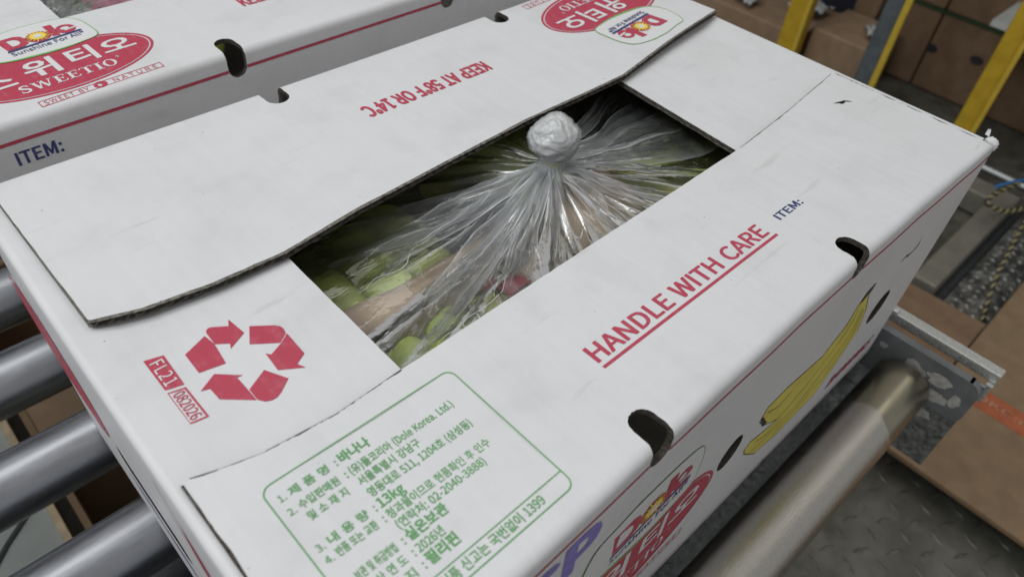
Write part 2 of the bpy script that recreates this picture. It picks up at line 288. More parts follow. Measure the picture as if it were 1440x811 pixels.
'국': (920, [135,228,135,161,686,161,686,-78,769,-78,769,228,500,228,500,393,870,393,870,461,741,461,761,604,764,718,764,784,154,784,154,716,682,716,679,604,658,461,50,461,50,393,417,393,417,228]),
'번': (920, [177,542,421,542,421,378,177,378], [94,766,94,311,503,311,503,504,711,504,711,157,794,157,794,826,711,826,711,572,503,572,503,766,421,766,421,607,177,607,177,766], [213,222,213,-58,815,-58,815,10,296,10,296,222]),
'없': (920, [153,296,153,-66,466,-66,466,296,389,296,389,184,231,184,231,296], [231,121,389,121,389,-1,231,-1], [297,718,407,680,450,579,407,478,297,439,186,478,143,579,186,680], [641,302,641,226,600,90,477,-10,519,-73,619,-3,682,97,743,-3,845,-73,888,-10,765,87,723,226,723,302], [711,827,711,615,526,615,450,740,297,787,130,729,64,579,130,428,297,370,452,418,527,546,711,546,711,348,794,348,794,827]),
'스': (920, [50,113,50,44,870,44,870,113], [412,764,412,695,362,550,239,436,84,373,121,304,256,357,374,446,456,564,539,445,657,356,791,304,829,373,673,436,549,550,499,695,499,764]),
'위': (920, [345,784,180,733,115,598,180,464,345,412,511,464,576,598,511,733], [345,716,455,684,497,598,455,513,345,481,237,513,195,598,237,684], [709,826,709,-78,791,-78,791,826], [59,266,309,271,309,-50,392,-50,392,276,650,307,644,369,439,347,233,338,48,336]),
'티': (920, [709,827,709,-78,792,-78,792,827], [107,745,107,140,179,140,337,142,477,151,614,169,605,237,474,219,340,210,189,208,189,424,512,424,512,491,189,491,189,676,545,676,545,745]),
'오': (920, [458,701,637,655,707,531,637,407,458,360,280,407,210,531,280,655], [50,107,50,38,870,38,870,107,499,107,499,295,649,332,750,413,787,531,744,656,628,739,458,768,289,739,173,656,130,531,167,413,268,332,417,295,417,107]),
'A': (608, [4,0,97,0,168,224,436,224,506,0,604,0,355,733,252,733], [191,297,227,410,300,658,304,658,378,410,413,297]),
'B': (657, [101,0,334,0,479,24,577,95,612,215,570,334,463,390,463,395,543,456,570,554,500,692,318,733,101,733], [193,422,193,660,306,660,436,634,479,542,438,454,302,422], [193,74,193,350,321,350,470,318,521,218,468,109,321,74]),
'C': (638, [377,-13,504,14,602,92,551,151,475,90,381,68,260,105,181,209,153,369,182,527,263,629,384,665,468,646,534,596,584,656,501,719,383,746,216,700,101,570,58,366,100,162,213,32]),
'D': (688, [101,0,288,0,475,44,590,170,629,369,590,568,474,691,284,733,101,733], [193,76,193,658,276,658,420,625,506,527,534,369,506,211,420,111,276,76]),
'E': (589, [101,0,534,0,534,79,193,79,193,346,471,346,471,425,193,425,193,655,523,655,523,733,101,733]),
'F': (552, [101,0,193,0,193,329,473,329,473,407,193,407,193,655,523,655,523,733,101,733]),
'G': (689, [389,-13,521,11,615,72,615,380,374,380,374,303,530,303,530,111,473,79,398,68,265,105,182,209,153,369,183,527,268,629,397,665,490,645,555,596,605,656,522,718,394,746,221,700,102,570,58,366,101,162,217,32]),
'H': (728, [101,0,193,0,193,346,535,346,535,0,628,0,628,733,535,733,535,426,193,426,193,733,101,733]),
'I': (293, [101,0,193,0,193,733,101,733]),
'J': (535, [237,-13,392,53,439,215,439,733,346,733,346,224,317,104,228,68,157,87,101,151,35,103,117,17]),
'K': (646, [101,0,193,0,193,232,319,382,539,0,642,0,377,455,607,733,502,733,195,365,193,365,193,733,101,733]),
'L': (543, [101,0,514,0,514,79,193,79,193,733,101,733]),
'M': (812, [101,0,184,0,184,406,172,622,176,622,235,455,374,74,436,74,574,455,633,622,637,622,625,406,625,0,711,0,711,733,600,733,460,341,409,188,405,188,352,341,212,733,101,733]),
'N': (723, [101,0,188,0,188,385,177,614,181,614,260,463,527,0,622,0,622,733,534,733,534,352,547,120,542,120,463,271,195,733,101,733]),
'O': (742, [371,-13,534,34,644,166,684,369,644,571,534,701,371,746,208,701,98,571,58,369,98,166,208,34], [371,68,256,105,180,210,153,369,180,527,256,629,371,665,486,629,562,527,589,369,562,210,486,105]),
'P': (633, [101,0,193,0,193,292,314,292,456,316,550,391,584,518,550,645,454,713,310,733,101,733], [193,367,193,658,298,658,444,628,492,518,446,403,302,367]),
'Q': (742, [371,64,256,102,180,207,153,369,180,527,256,629,371,665,486,629,562,527,589,369,562,207,486,102], [595,-184,700,-167,682,-96,605,-107,498,-82,425,-9,561,54,652,183,684,369,644,571,534,701,371,746,208,701,98,571,58,369,92,180,185,50,326,-10,425,-135]),
'R': (635, [193,385,193,658,316,658,448,629,494,528,448,421,316,385], [503,0,607,0,421,321,541,391,586,528,514,688,330,733,101,733,101,0,193,0,193,311,325,311]),
'S': (596, [304,-13,486,48,553,195,510,320,402,391,298,436,216,480,176,559,213,637,313,665,405,647,480,597,528,656,434,721,313,746,148,692,82,552,131,429,231,364,336,318,424,269,459,187,419,101,305,68,195,93,103,159,48,95,161,16]),
'T': (599, [253,0,346,0,346,655,568,655,568,733,31,733,31,655,253,655]),
'U': (721, [361,-13,496,16,589,116,624,302,624,733,535,733,535,300,485,118,361,68,240,118,190,300,190,733,98,733,98,302,133,116,226,16]),
'V': (575, [235,0,342,0,575,733,481,733,363,336,292,94,288,94,217,336,98,733,1,733]),
'W': (878, [181,0,291,0,400,442,437,609,441,609,477,442,588,0,700,0,851,733,763,733,684,334,644,96,638,96,586,334,484,733,399,733,298,334,246,96,242,96,198,334,121,733,26,733]),
'X': (573, [17,0,115,0,220,198,279,317,283,317,346,198,455,0,557,0,342,374,542,733,445,733,347,546,295,438,291,438,233,546,133,733,31,733,231,379]),
'Y': (531, [219,0,311,0,311,284,532,733,436,733,342,526,268,365,264,365,192,526,97,733,-1,733,219,284]),
'Z': (603, [50,0,556,0,556,79,164,79,551,678,551,733,85,733,85,655,437,655,50,56]),
'o': (606, [303,-13,427,21,519,117,554,271,519,426,427,523,303,557,179,523,88,426,52,271,88,117,179,21], [303,63,189,120,146,271,189,423,303,480,417,423,461,271,417,120]),
'l': (284, [188,-13,241,-5,228,65,209,63,184,102,184,796,92,796,92,108,115,19]),
'e': (554, [312,-13,411,3,490,42,458,103,395,71,322,60,196,112,142,250,508,250,512,302,456,488,295,557,177,522,87,424,52,271,87,118,180,21], [141,315,194,440,297,484,397,441,432,315]),
'r': (388, [92,0,184,0,184,349,249,447,320,475,373,466,390,545,332,557,247,527,178,444,176,444,167,543,92,543]),
'a': (563, [217,-13,313,10,397,65,400,65,408,0,483,0,483,334,439,496,295,557,174,534,82,486,117,423,191,463,280,481,370,439,392,344,203,306,94,240,59,141,104,27], [243,61,175,81,147,147,201,233,392,283,392,132,317,79]),
't': (377, [262,-13,363,7,345,76,283,61,217,88,199,165,199,469,347,469,347,543,199,543,199,696,123,696,113,543,27,538,27,469,108,469,108,168,142,37]),
'd': (620, [277,-13,368,10,442,64,445,64,453,0,528,0,528,796,436,796,436,587,441,494,371,540,288,557,172,522,86,424,53,271,81,117,159,20], [297,64,186,119,147,272,193,423,304,480,370,467,436,423,436,138,369,82]),
'u': (607, [251,-13,349,14,430,85,433,85,440,0,516,0,516,543,425,543,425,158,353,88,278,66,200,100,176,210,176,543,84,543,84,199,124,41]),
'n': (610, [92,0,184,0,184,394,257,456,332,477,411,443,435,332,435,0,526,0,526,344,486,502,360,557,260,530,178,464,176,464,167,543,92,543]),
's': (468, [234,-13,381,35,431,148,378,258,266,313,185,350,149,407,174,463,250,486,316,472,373,438,417,495,343,539,249,557,111,512,62,403,113,300,220,246,305,207,344,143,318,83,237,58,150,76,76,123,32,62,123,8]),
'h': (607, [92,0,184,0,184,394,257,456,332,477,411,443,435,332,435,0,526,0,526,344,486,502,360,557,261,530,180,466,184,578,184,796,92,796]),
'i': (275, [92,0,184,0,184,543,92,543], [138,655,182,672,199,716,182,759,138,775,95,759,78,716,95,672]),
'k': (552, [92,0,182,0,182,143,284,262,443,0,542,0,337,324,518,543,416,543,186,257,182,257,182,796,92,796]),
'g': (564, [275,-250,476,-194,550,-62,503,36,361,67,254,67,179,84,159,126,169,163,194,191,274,172,416,223,473,361,461,425,429,473,540,473,540,543,351,543,274,557,132,505,71,363,93,276,142,217,142,213,101,172,82,112,96,58,131,23,131,18,72,-38,51,-105,114,-212], [274,234,193,269,159,363,193,457,274,490,357,457,390,363,356,269], [288,-187,172,-161,131,-92,144,-45,186,0,256,-8,350,-8,432,-23,460,-77,414,-153]),
'm': (926, [92,0,184,0,184,394,255,457,320,477,397,443,421,332,421,0,512,0,512,394,584,457,649,477,726,443,750,332,750,0,841,0,841,344,801,502,677,557,583,528,497,453,445,529,347,557,256,530,178,464,176,464,167,543,92,543]),
'0': (555, [278,-13,399,29,478,156,506,369,478,580,399,705,278,746,157,705,78,580,50,369,78,156,157,29], [278,61,177,134,138,369,177,602,278,674,379,602,418,369,379,134]),
'1': (555, [88,0,490,0,490,76,343,76,343,733,273,733,121,681,121,623,252,623,252,76,88,76]),
'2': (555, [44,0,505,0,505,79,302,79,182,72,333,231,434,383,470,531,412,688,256,746,135,717,40,639,93,587,162,648,245,672,347,631,380,527,344,393,233,238,44,54]),
'3': (555, [263,-13,430,42,499,196,454,319,344,382,344,387,438,452,474,563,414,698,260,746,147,722,56,659,105,601,175,653,257,672,348,641,381,556,337,457,178,416,178,346,356,306,406,199,365,100,257,63,152,89,76,147,29,88,121,18]),
'4': (555, [340,0,426,0,426,202,524,202,524,275,426,275,426,733,325,733,20,262,20,202,340,202], [340,275,115,275,282,525,341,633,345,633,340,500]),
'5': (555, [262,-13,379,17,467,102,502,238,437,416,281,472,171,443,190,655,466,655,466,733,110,733,86,391,135,360,193,392,257,403,368,359,409,236,364,109,253,63,147,88,73,144,27,84,120,17]),
'6': (555, [301,-13,449,53,512,225,457,398,308,455,221,432,142,367,170,547,238,643,331,671,395,656,447,615,499,671,426,725,327,746,194,707,95,580,56,350,88,148,175,27], [144,294,220,366,293,387,393,343,425,225,389,105,301,59,192,120]),
'7': (555, [198,0,293,0,316,255,379,468,508,678,508,733,49,733,49,655,405,655,290,458,226,249]),
'8': (555, [280,-13,446,42,509,176,472,297,386,369,386,374,451,447,483,551,430,690,282,744,139,693,81,558,111,459,180,389,180,385,88,307,46,182,112,42], [330,398,214,458,164,558,197,644,281,676,372,639,405,546,386,468], [281,55,171,93,127,190,155,285,228,356,364,289,422,179,384,90]),
'9': (555, [235,-13,365,28,463,160,501,398,468,592,381,708,254,746,106,681,44,508,99,337,246,278,337,302,415,367,385,187,320,91,232,63,164,78,108,119,58,62,132,8], [414,444,338,369,261,346,163,390,130,508,166,630,255,675,366,616]),
'.': (278, [139,-13,186,6,205,56,186,107,139,126,92,107,73,56,92,6]),
',': (278, [75,-190,182,-107,221,19,201,98,144,126,96,109,75,62,95,15,142,-2,153,-1,126,-81,53,-136]),
':': (278, [139,390,186,409,205,460,186,511,139,530,92,511,73,460,92,409], [139,-13,186,6,205,56,186,107,139,126,92,107,73,56,92,6]),
'(': (338, [239,-196,295,-171,224,-21,182,142,168,311,182,479,224,642,295,792,239,818,160,664,110,496,92,311,110,125,160,-42]),
')': (338, [99,-196,178,-42,228,125,246,311,228,496,178,664,99,818,42,792,114,642,157,479,171,311,157,142,114,-21,42,-171]),
'-': (347, [46,245,302,245,302,315,46,315]),
'·': (1000, [500,486,425,455,394,380,425,305,500,274,575,305,606,380,575,455]),
'°': (370, [186,480,283,519,325,622,283,726,186,765,87,726,45,622,87,519], [186,531,125,557,101,622,125,689,186,715,246,689,270,622,246,557]),
'®': (473, [236,357,384,418,446,577,384,736,236,797,88,736,26,577,88,418], [236,397,118,447,70,577,118,707,236,757,354,707,402,577,354,447], [155,466,201,466,201,545,246,545,286,466,337,466,285,559,316,583,327,621,301,677,240,693,155,693], [201,580,201,656,232,656,268,646,279,618,266,589,229,580]),
}
EM = 1000.0
GLYPH = {}
for ch, rec in GLYPHS.items():
    GLYPH[ch] = (rec[0] / EM, [[(lp[i] / EM, lp[i + 1] / EM) for i in range(0, len(lp), 2)] for lp in rec[1:] if len(lp) >= 6])


def fill(loops, bold=0.0):
    """triangulate 2D loops (even-odd) -> verts, faces"""
    cu = bpy.data.curves.new("outline", 'CURVE')
    cu.dimensions = '2D'
    cu.fill_mode = 'BOTH'
    cu.offset = bold
    for lp in loops:
        sp = cu.splines.new('POLY')
        sp.points.add(len(lp) - 1)
        for p, (x, y) in zip(sp.points, lp):
            p.co = (x, y, 0, 1)
        sp.use_cyclic_u = True
    o = bpy.data.objects.new("outline", cu)
    me = o.to_mesh()
    vs = [(v.co.x, v.co.y) for v in me.vertices]
    fs = [tuple(p.vertices) for p in me.polygons]
    o.to_mesh_clear()
    bpy.data.objects.remove(o)
    bpy.data.curves.remove(cu)
    return vs, fs


_cache = {}


def text2d(body, size, x0, y0, width=None, bold=0.0, sx=1.0, track=0.0, shear=0.0):
    """baseline-left at x0,y0; size = em height; width fits the run to a total width; bold thickens by stacked copies"""
    out_v, out_f = [], []
    pen = 0.0
    items = []
    for ch in body:
        if ch == ' ':
            pen += .28 + track
            continue
        adv, loops = GLYPH[ch]
        if ch not in _cache:
            _cache[ch] = fill(loops)
        items.append((pen, _cache[ch]))
        pen += adv + track
    k = sx
    if width:
        k = width / (max(pen - track, .01) * size)
    c = bold * .75
    moves = [(0, 0)] if not bold else [(bold, 0), (-bold, 0), (0, bold * .6), (0, -bold * .6), (c, c * .6), (-c, c * .6), (c, -c * .6), (-c, -c * .6)]
    for q, (mx, my) in enumerate(moves):
        for p, (vs, fs) in items:
            b = len(out_v)
            out_v += [(x0 + (p + x + mx) * size * k + shear * y * size, y0 + (y + my) * size, q * 6e-6) for x, y in vs]
            out_f += [tuple(b + i for i in f) for f in fs]
    return out_v, out_f


def poly2d(*loops):
    return fill(list(loops))


def stroke2d(pts, w, closed=False):
    """constant- or varying-width line as quads; w a number or list"""
    n = len(pts)
    ws = w if isinstance(w, (list, tuple)) else [w] * n
    vs = []
    for i in range(n):
        a = pts[(i - 1) % n] if closed or i > 0 else pts[i]
        b = pts[(i + 1) % n] if closed or i < n - 1 else pts[i]
        dx, dy = b[0] - a[0], b[1] - a[1]
        L = math.hypot(dx, dy) or 1
        nx, ny = -dy / L, dx / L
        vs.append((pts[i][0] + nx * ws[i] / 2, pts[i][1] + ny * ws[i] / 2))
        vs.append((pts[i][0] - nx * ws[i] / 2, pts[i][1] - ny * ws[i] / 2))
    fs = []
    for i in range(n if closed else n - 1):
        j = (i + 1) % n
        fs.append((2 * i, 2 * i + 1, 2 * j + 1, 2 * j))
    return vs, fs


def dense(a, b, n):
    return [(a[0] + (b[0] - a[0]) * i / n, a[1] + (b[1] - a[1]) * i / n) for i in range(n + 1)]


def smooth_loop(pts, k=5):
    """closed Catmull-Rom"""
    n = len(pts)
    out = []
    for i in range(n):
        p0, p1, p2, p3 = (pts[(i + j) % n] for j in (-1, 0, 1, 2))
        for s in range(k):
            t = s / k
            out.append(tuple(.5 * (2 * p1[c] + (p2[c] - p0[c]) * t + (2 * p0[c] - 5 * p1[c] + 4 * p2[c] - p3[c]) * t * t
                                   + (3 * p1[c] - p0[c] - 3 * p2[c] + p3[c]) * t ** 3) for c in (0, 1)))
    return out


def smooth_line(pts, k=5):
    q = [pts[0]] + list(pts) + [pts[-1]]
    out = []
    for i in range(1, len(q) - 2):
        p0, p1, p2, p3 = q[i - 1], q[i], q[i + 1], q[i + 2]
        for s in range(k):
            t = s / k
            out.append(tuple(.5 * (2 * p1[c] + (p2[c] - p0[c]) * t + (2 * p0[c] - 5 * p1[c] + 4 * p2[c] - p3[c]) * t * t
                                   + (3 * p1[c] - p0[c] - 3 * p2[c] + p3[c]) * t ** 3) for c in range(len(p1))))
    out.append(tuple(pts[-1]))
    return out


def ellipse(cx, cy, a, b, rot=0, n=48, t0=0, t1=2 * PI):
    out = []
    full = abs(t1 - t0 - 2 * PI) < 1e-6
    m = n if full else n - 1
    for i in range(n):
        t = t0 + (t1 - t0) * i / m
        x, y = a * math.cos(t), b * math.sin(t)
        out.append((cx + x * math.cos(rot) - y * math.sin(rot), cy + x * math.sin(rot) + y * math.cos(rot)))
    return out


def roundrect(x0, y0, x1, y1, r, n=6):
    out = []
    for cx, cy, a in ((x1 - r, y1 - r, 0), (x0 + r, y1 - r, PI / 2), (x0 + r, y0 + r, PI), (x1 - r, y0 + r, 1.5 * PI)):
        for i in range(n + 1):
            t = a + PI / 2 * i / n
            out.append((cx + r * math.cos(t), cy + r * math.sin(t)))
    return out


def interp(x, xs, ys):
    if x <= xs[0]:
        return ys[0]
    for i in range(len(xs) - 1):
        if x <= xs[i + 1]:
            t = (x - xs[i]) / (xs[i + 1] - xs[i])
            return ys[i] * (1 - t) + ys[i + 1] * t
    return ys[-1]


def sm(t):
    t = min(1, max(0, t))
    return t * t * (3 - 2 * t)


# ------------------------------------------------------------------ object helpers
def link(name, vs, fs, mats, parent=None, mi=None, smooth=False):
    me = bpy.data.meshes.new(name)
    me.from_pydata([tuple(v) for v in vs], [], fs)
    for m in (mats if isinstance(mats, list) else [mats]):
        me.materials.append(m)
    if mi:
        for p, i in zip(me.polygons, mi):
            p.material_index = i
    if smooth:
        for p in me.polygons:
            p.use_smooth = True
    me.update()
    o = bpy.data.objects.new(name, me)
    COL.objects.link(o)
    if parent:
        o.parent = parent
    return o


def thing(name, label, cat, loc=(0, 0, 0), group=None, rz=0):
    o = bpy.data.objects.new(name, None)
    o.empty_display_size = .05
    COL.objects.link(o)
    o.location = loc
    o.rotation_euler = (0, 0, rz)
    o['label'] = label
    o['category'] = cat
    if group:
        o['group'] = group
    return o


def tag(o, label, cat, group=None):
    o['label'] = label
    o['category'] = cat
    if group:
        o['group'] = group
    return o


def bevel(o, w, seg=2):
    md = o.modifiers.new("bevel", 'BEVEL')
    md.width = w
    md.segments = seg
    md.limit_method = 'ANGLE'
    return o


def box_vf(x0, y0, z0, x1, y1, z1):
    v = [(x, y, z) for z in (z0, z1) for y in (y0, y1) for x in (x0, x1)]
    f = [(0, 2, 3, 1), (4, 5, 7, 6), (0, 1, 5, 4), (2, 6, 7, 3), (0, 4, 6, 2), (1, 3, 7, 5)]
    return v, f


def box(name, x0, y0, z0, x1, y1, z1, m, parent=None, bev=0):
    v, f = box_vf(x0, y0, z0, x1, y1, z1)
    o = link(name, v, f, m, parent)
    if bev:
        bevel(o, bev)
    return o


def tube_vf(pts, rad, seg=12, cap=True):
    """tube along 3D points with radius number or list"""
    pts = [Vector(p) for p in pts]
    n = len(pts)
    rs = rad if isinstance(rad, (list, tuple)) else [rad] * n
    vs, fs = [], []
    up = Vector((0, 0, 1))
    prev = None
    for i in range(n):
        t = (pts[min(i + 1, n - 1)] - pts[max(i - 1, 0)]).normalized()
        if prev is None:
            a = t.cross(up)
            if a.length < 1e-3:
                a = t.cross(Vector((0, 1, 0)))
            a.normalize()
        else:
            a = (prev - t * prev.dot(t)).normalized()
        prev = a
        b = t.cross(a)
        for k in range(seg):
            th = 2 * PI * k / seg
            vs.append(pts[i] + (a * math.cos(th) + b * math.sin(th)) * rs[i])
    for i in range(n - 1):
        for k in range(seg):
            k2 = (k + 1) % seg
            fs.append((i * seg + k, i * seg + k2, (i + 1) * seg + k2, (i + 1) * seg + k))
    if cap:
        b = len(vs)
        vs += vs[:seg] + vs[(n - 1) * seg:n * seg]
        fs.append(tuple(b + k for k in range(seg))[::-1])
        fs.append(tuple(b + seg + k for k in range(seg)))
    return vs, fs


def merge(*meshes):
    V, F = [], []
    for v, f in meshes:
        b = len(V)
        V += list(v)
        F += [tuple(b + i for i in q) for q in f]
    return V, F


# ------------------------------------------------------------------ folded card sheets
class Fold:
    """a card sheet that runs up a side wall (s < 0), over a rounded fold and onto the top (s > 0)"""

    def __init__(self, O, U, In, r=.006, bow=None, lift=None, z0=0.0):
        self.O, self.U, self.In = Vector(O), Vector(U), Vector(In)
        self.r, self.q = r, PI * r / 4
        self.bow = bow or (lambda u, s: 0)
        self.lift = lift or (lambda u, y: 0)
        self.z0 = z0

    def S(self, y):            # distance in from the fold on the top -> s
        return y - self.r + self.q

    def Sz(self, z):           # height below the top on the side -> s
        return z - self.z0 + self.r - self.q

    def P(self, u, s, d=0.0):
        r, q = self.r, self.q
        if s <= -q:
            y, z, n = 0.0, -r + (s + q), (-1, 0)
        elif s < q:
            th = (s + q) / (2 * q) * PI / 2
            y, z = r - r * math.cos(th), -r + r * math.sin(th)
            n = (-math.cos(th), math.sin(th))
        else:
            y, z, n = r + (s - q), 0.0, (0, 1)
        yy = y
        y += n[0] * d - self.bow(u, s)
        z += n[1] * d + self.z0
        if s > q:
            z += self.lift(u, yy)
        elif s > -q:
            z += self.lift(u, r) * (s + q) / (2 * q)
        return self.O + self.U * u + self.In * y + Vector((0, 0, z))


def inside(p, poly):
    x, y = p
    c = False
    j = len(poly) - 1
    for i in range(len(poly)):
        xi, yi = poly[i]
        xj, yj = poly[j]
        if (yi > y) != (yj > y) and x < (xj - xi) * (y - yi) / (yj - yi) + xi:
            c = not c
        j = i
    return c


def subdiv(poly, step, jit=0.0):
    out = []
    n = len(poly)
    for i in range(n):
        a, b = poly[i], poly[(i + 1) % n]
        L = math.hypot(b[0] - a[0], b[1] - a[1])
        k = max(1, int(math.ceil(L / step)))
        for t in range(k):
            j1 = random.uniform(-jit, jit) if t else 0
            j2 = random.uniform(-jit, jit) if t else 0
            out.append((a[0] + (b[0] - a[0]) * t / k + j1, a[1] + (b[1] - a[1]) * t / k + j2))
    return out


def sheet(name, fold, outline, holes, parent, thick=.0036, step=.02, jit=0.00015, estep=.006, mats=None):
    loops = [subdiv(outline, estep, jit)] + [subdiv(h, .0016, 0.0002) for h in holes]
    pts, edges = [], []
    for lp in loops:
        b = len(pts)
        pts += lp
        edges += [(b + i, b + (i + 1) % len(lp)) for i in range(len(lp))]
    us = [p[0] for p in outline]
    ss = [p[1] for p in outline]
    q = fold.q
    srows = []
    s = min(ss) + step / 2
    while s < max(ss):
        if not (-q * 2 < s < q * 2):
            srows.append(s)
        s += step
    srows += [-q, -q * .6, -q * .2, q * .2, q * .6, q]
    for s in srows:
        fold_row = abs(s) <= q * 1.01
        u = min(us) + .004
        while u < max(us):
            p = (u + (0 if fold_row else random.uniform(-.002, .002)), s)
            if inside(p, loops[0]) and not any(inside(p, h) for h in loops[1:]):
                # keep clear of the rims
                if all((p[0] - e[0]) ** 2 + (p[1] - e[1]) ** 2 > 4e-7 for e in pts[:len(pts)] if abs(p[0] - e[0]) < .002):
                    pts.append(p)
            u += (step * .6 if fold_row else step)
    vo, eo, fo, ov, oe, of = delaunay_2d_cdt([Vector(p) for p in pts], edges, [], 0, 1e-7)
    F = []
    for f in fo:
        c = (sum(vo[i].x for i in f) / len(f), sum(vo[i].y for i in f) / len(f))
        if inside(c, loops[0]) and not any(inside(c, h) for h in loops[1:]):
            F.append(list(f))
    # orient ccw
    for f in F:
        a, b, c = (vo[i] for i in f[:3])
        if (b.x - a.x) * (c.y - a.y) - (b.y - a.y) * (c.x - a.x) < 0:
            f.reverse()
    nv = len(vo)
    V = [fold.P(v.x, v.y, 0) for v in vo] + [fold.P(v.x, v.y, -thick) for v in vo]
    faces = [tuple(f) for f in F]
    mi = [0] * len(F)
    faces += [tuple(nv + i for i in reversed(f)) for f in F]
    mi += [1] * len(F)
    cnt = {}
    for f in F:
        for i in range(len(f)):
            a, b = f[i], f[(i + 1) % len(f)]
            cnt[(a, b)] = 1
    for (a, b) in list(cnt):
        if (b, a) not in cnt:
            k0 = len(V)
            V += [V[b], V[a], V[nv + a], V[nv + b]]
            faces.append((k0, k0 + 1, k0 + 2, k0 + 3))
            mi.append(2)
    o = link(name, V, faces, mats or [M_CARD, M_KRAFT_IN, M_RIM], parent, mi)
    for p in o.data.polygons:
        p.use_smooth = p.material_index < 2
    return o


def flutes(fold, pts, parent, thick=.0036, pitch=.0066):
    """the zig-zag of the corrugated core and the two liners, seen in a cut edge; pts in (u, s), edge walked so that outside is on the right"""
    L = [0]
    for a, b in zip(pts, pts[1:]):
        L.append(L[-1] + math.hypot(b[0] - a[0], b[1] - a[1]))

    def at(l):
        for i in range(len(pts) - 1):
            if l <= L[i + 1]:
                t = (l - L[i]) / (L[i + 1] - L[i])
                a, b = pts[i], pts[i + 1]
                dx, dy = b[0] - a[0], b[1] - a[1]
                m = math.hypot(dx, dy)
                return a[0] + dx * t, a[1] + dy * t, dy / m, -dx / m
        a, b = pts[-2], pts[-1]
        m = math.hypot(b[0] - a[0], b[1] - a[1])
        return b[0], b[1], (b[1] - a[1]) / m, -(b[0] - a[0]) / m

    V, F = [], []

    def ribbon(samples):
        b = len(V)
        for (l, d, hw) in samples:
            u, s, ox, oy = at(min(max(l, 0), L[-1]))
            for dd in (d + hw, d - hw):
                V.append(fold.P(u + ox * .00035, s + oy * .00035, dd))
            for dd in (d + hw, d - hw):
                V.append(fold.P(u - ox * .002, s - oy * .002, dd))
        for i in range(len(samples) - 1):
            a, c = b + 4 * i, b + 4 * i + 4
            F.append((a, a + 1, c + 1, c))
            F.append((a, c, c + 2, a + 2))
            F.append((a + 1, a + 3, c + 3, c + 1))

    smp = []
    l = 0.0
    k = 0
    while l < L[-1]:
        # half a flute: flat against one liner, then across
        hi, lo = -.0006, -thick + .0006
        d = hi if k % 2 == 0 else lo
        d += random.uniform(-.0002, .0002)
        smp.append((l, d, .00022))
        smp.append((l + pitch * .12, d, .00022))
        l += pitch * (.5 + random.uniform(-.06, .06))
        k += 1
    ribbon(smp)
    m = max(2, int(L[-1] / .004))
    ribbon([(L[-1] * i / m, -.00015 - random.uniform(0, .00025), .00016) for i in range(m + 1)])
    ribbon([(L[-1] * i / m, -thick + .00025 + random.uniform(-.0002, .0003), .0002) for i in range(m + 1)])
    return link("corrugated_edge", V, F, M_FLUTE, parent)


def pr(name, fold, shapes, m, parent, d=.00025):
    """print: 2D shapes (verts, faces) laid on a folded sheet"""
    V, F = merge(*shapes)
    V3 = [fold.P(p[0], p[1], d + (p[2] if len(p) > 2 else 0)) for p in V]
    return link(name, V3, F, m, parent)


def xf(shape, k, du, ds):
    v, f = shape
    return [(p[0] * k + du, p[1] * k + ds, *p[2:]) for p in v], f
def descendants(o):
    for c in o.children:
        yield c
        yield from descendants(c)


def rebase(root, base, rz=0.0, move=None):
    """put the root Empty at its base; parts keep their place.  With move/rz the whole thing is then set elsewhere"""
    bpy.context.view_layer.update()
    T = Matrix.Translation(-Vector(base))
    done = set()
    for c in descendants(root):
        if c.type == 'MESH' and c.data.name not in done:
            done.add(c.data.name)
            c.data.transform(T)
    root.location = Vector(move) if move else Vector(base)
    root.rotation_euler = (0, 0, rz)


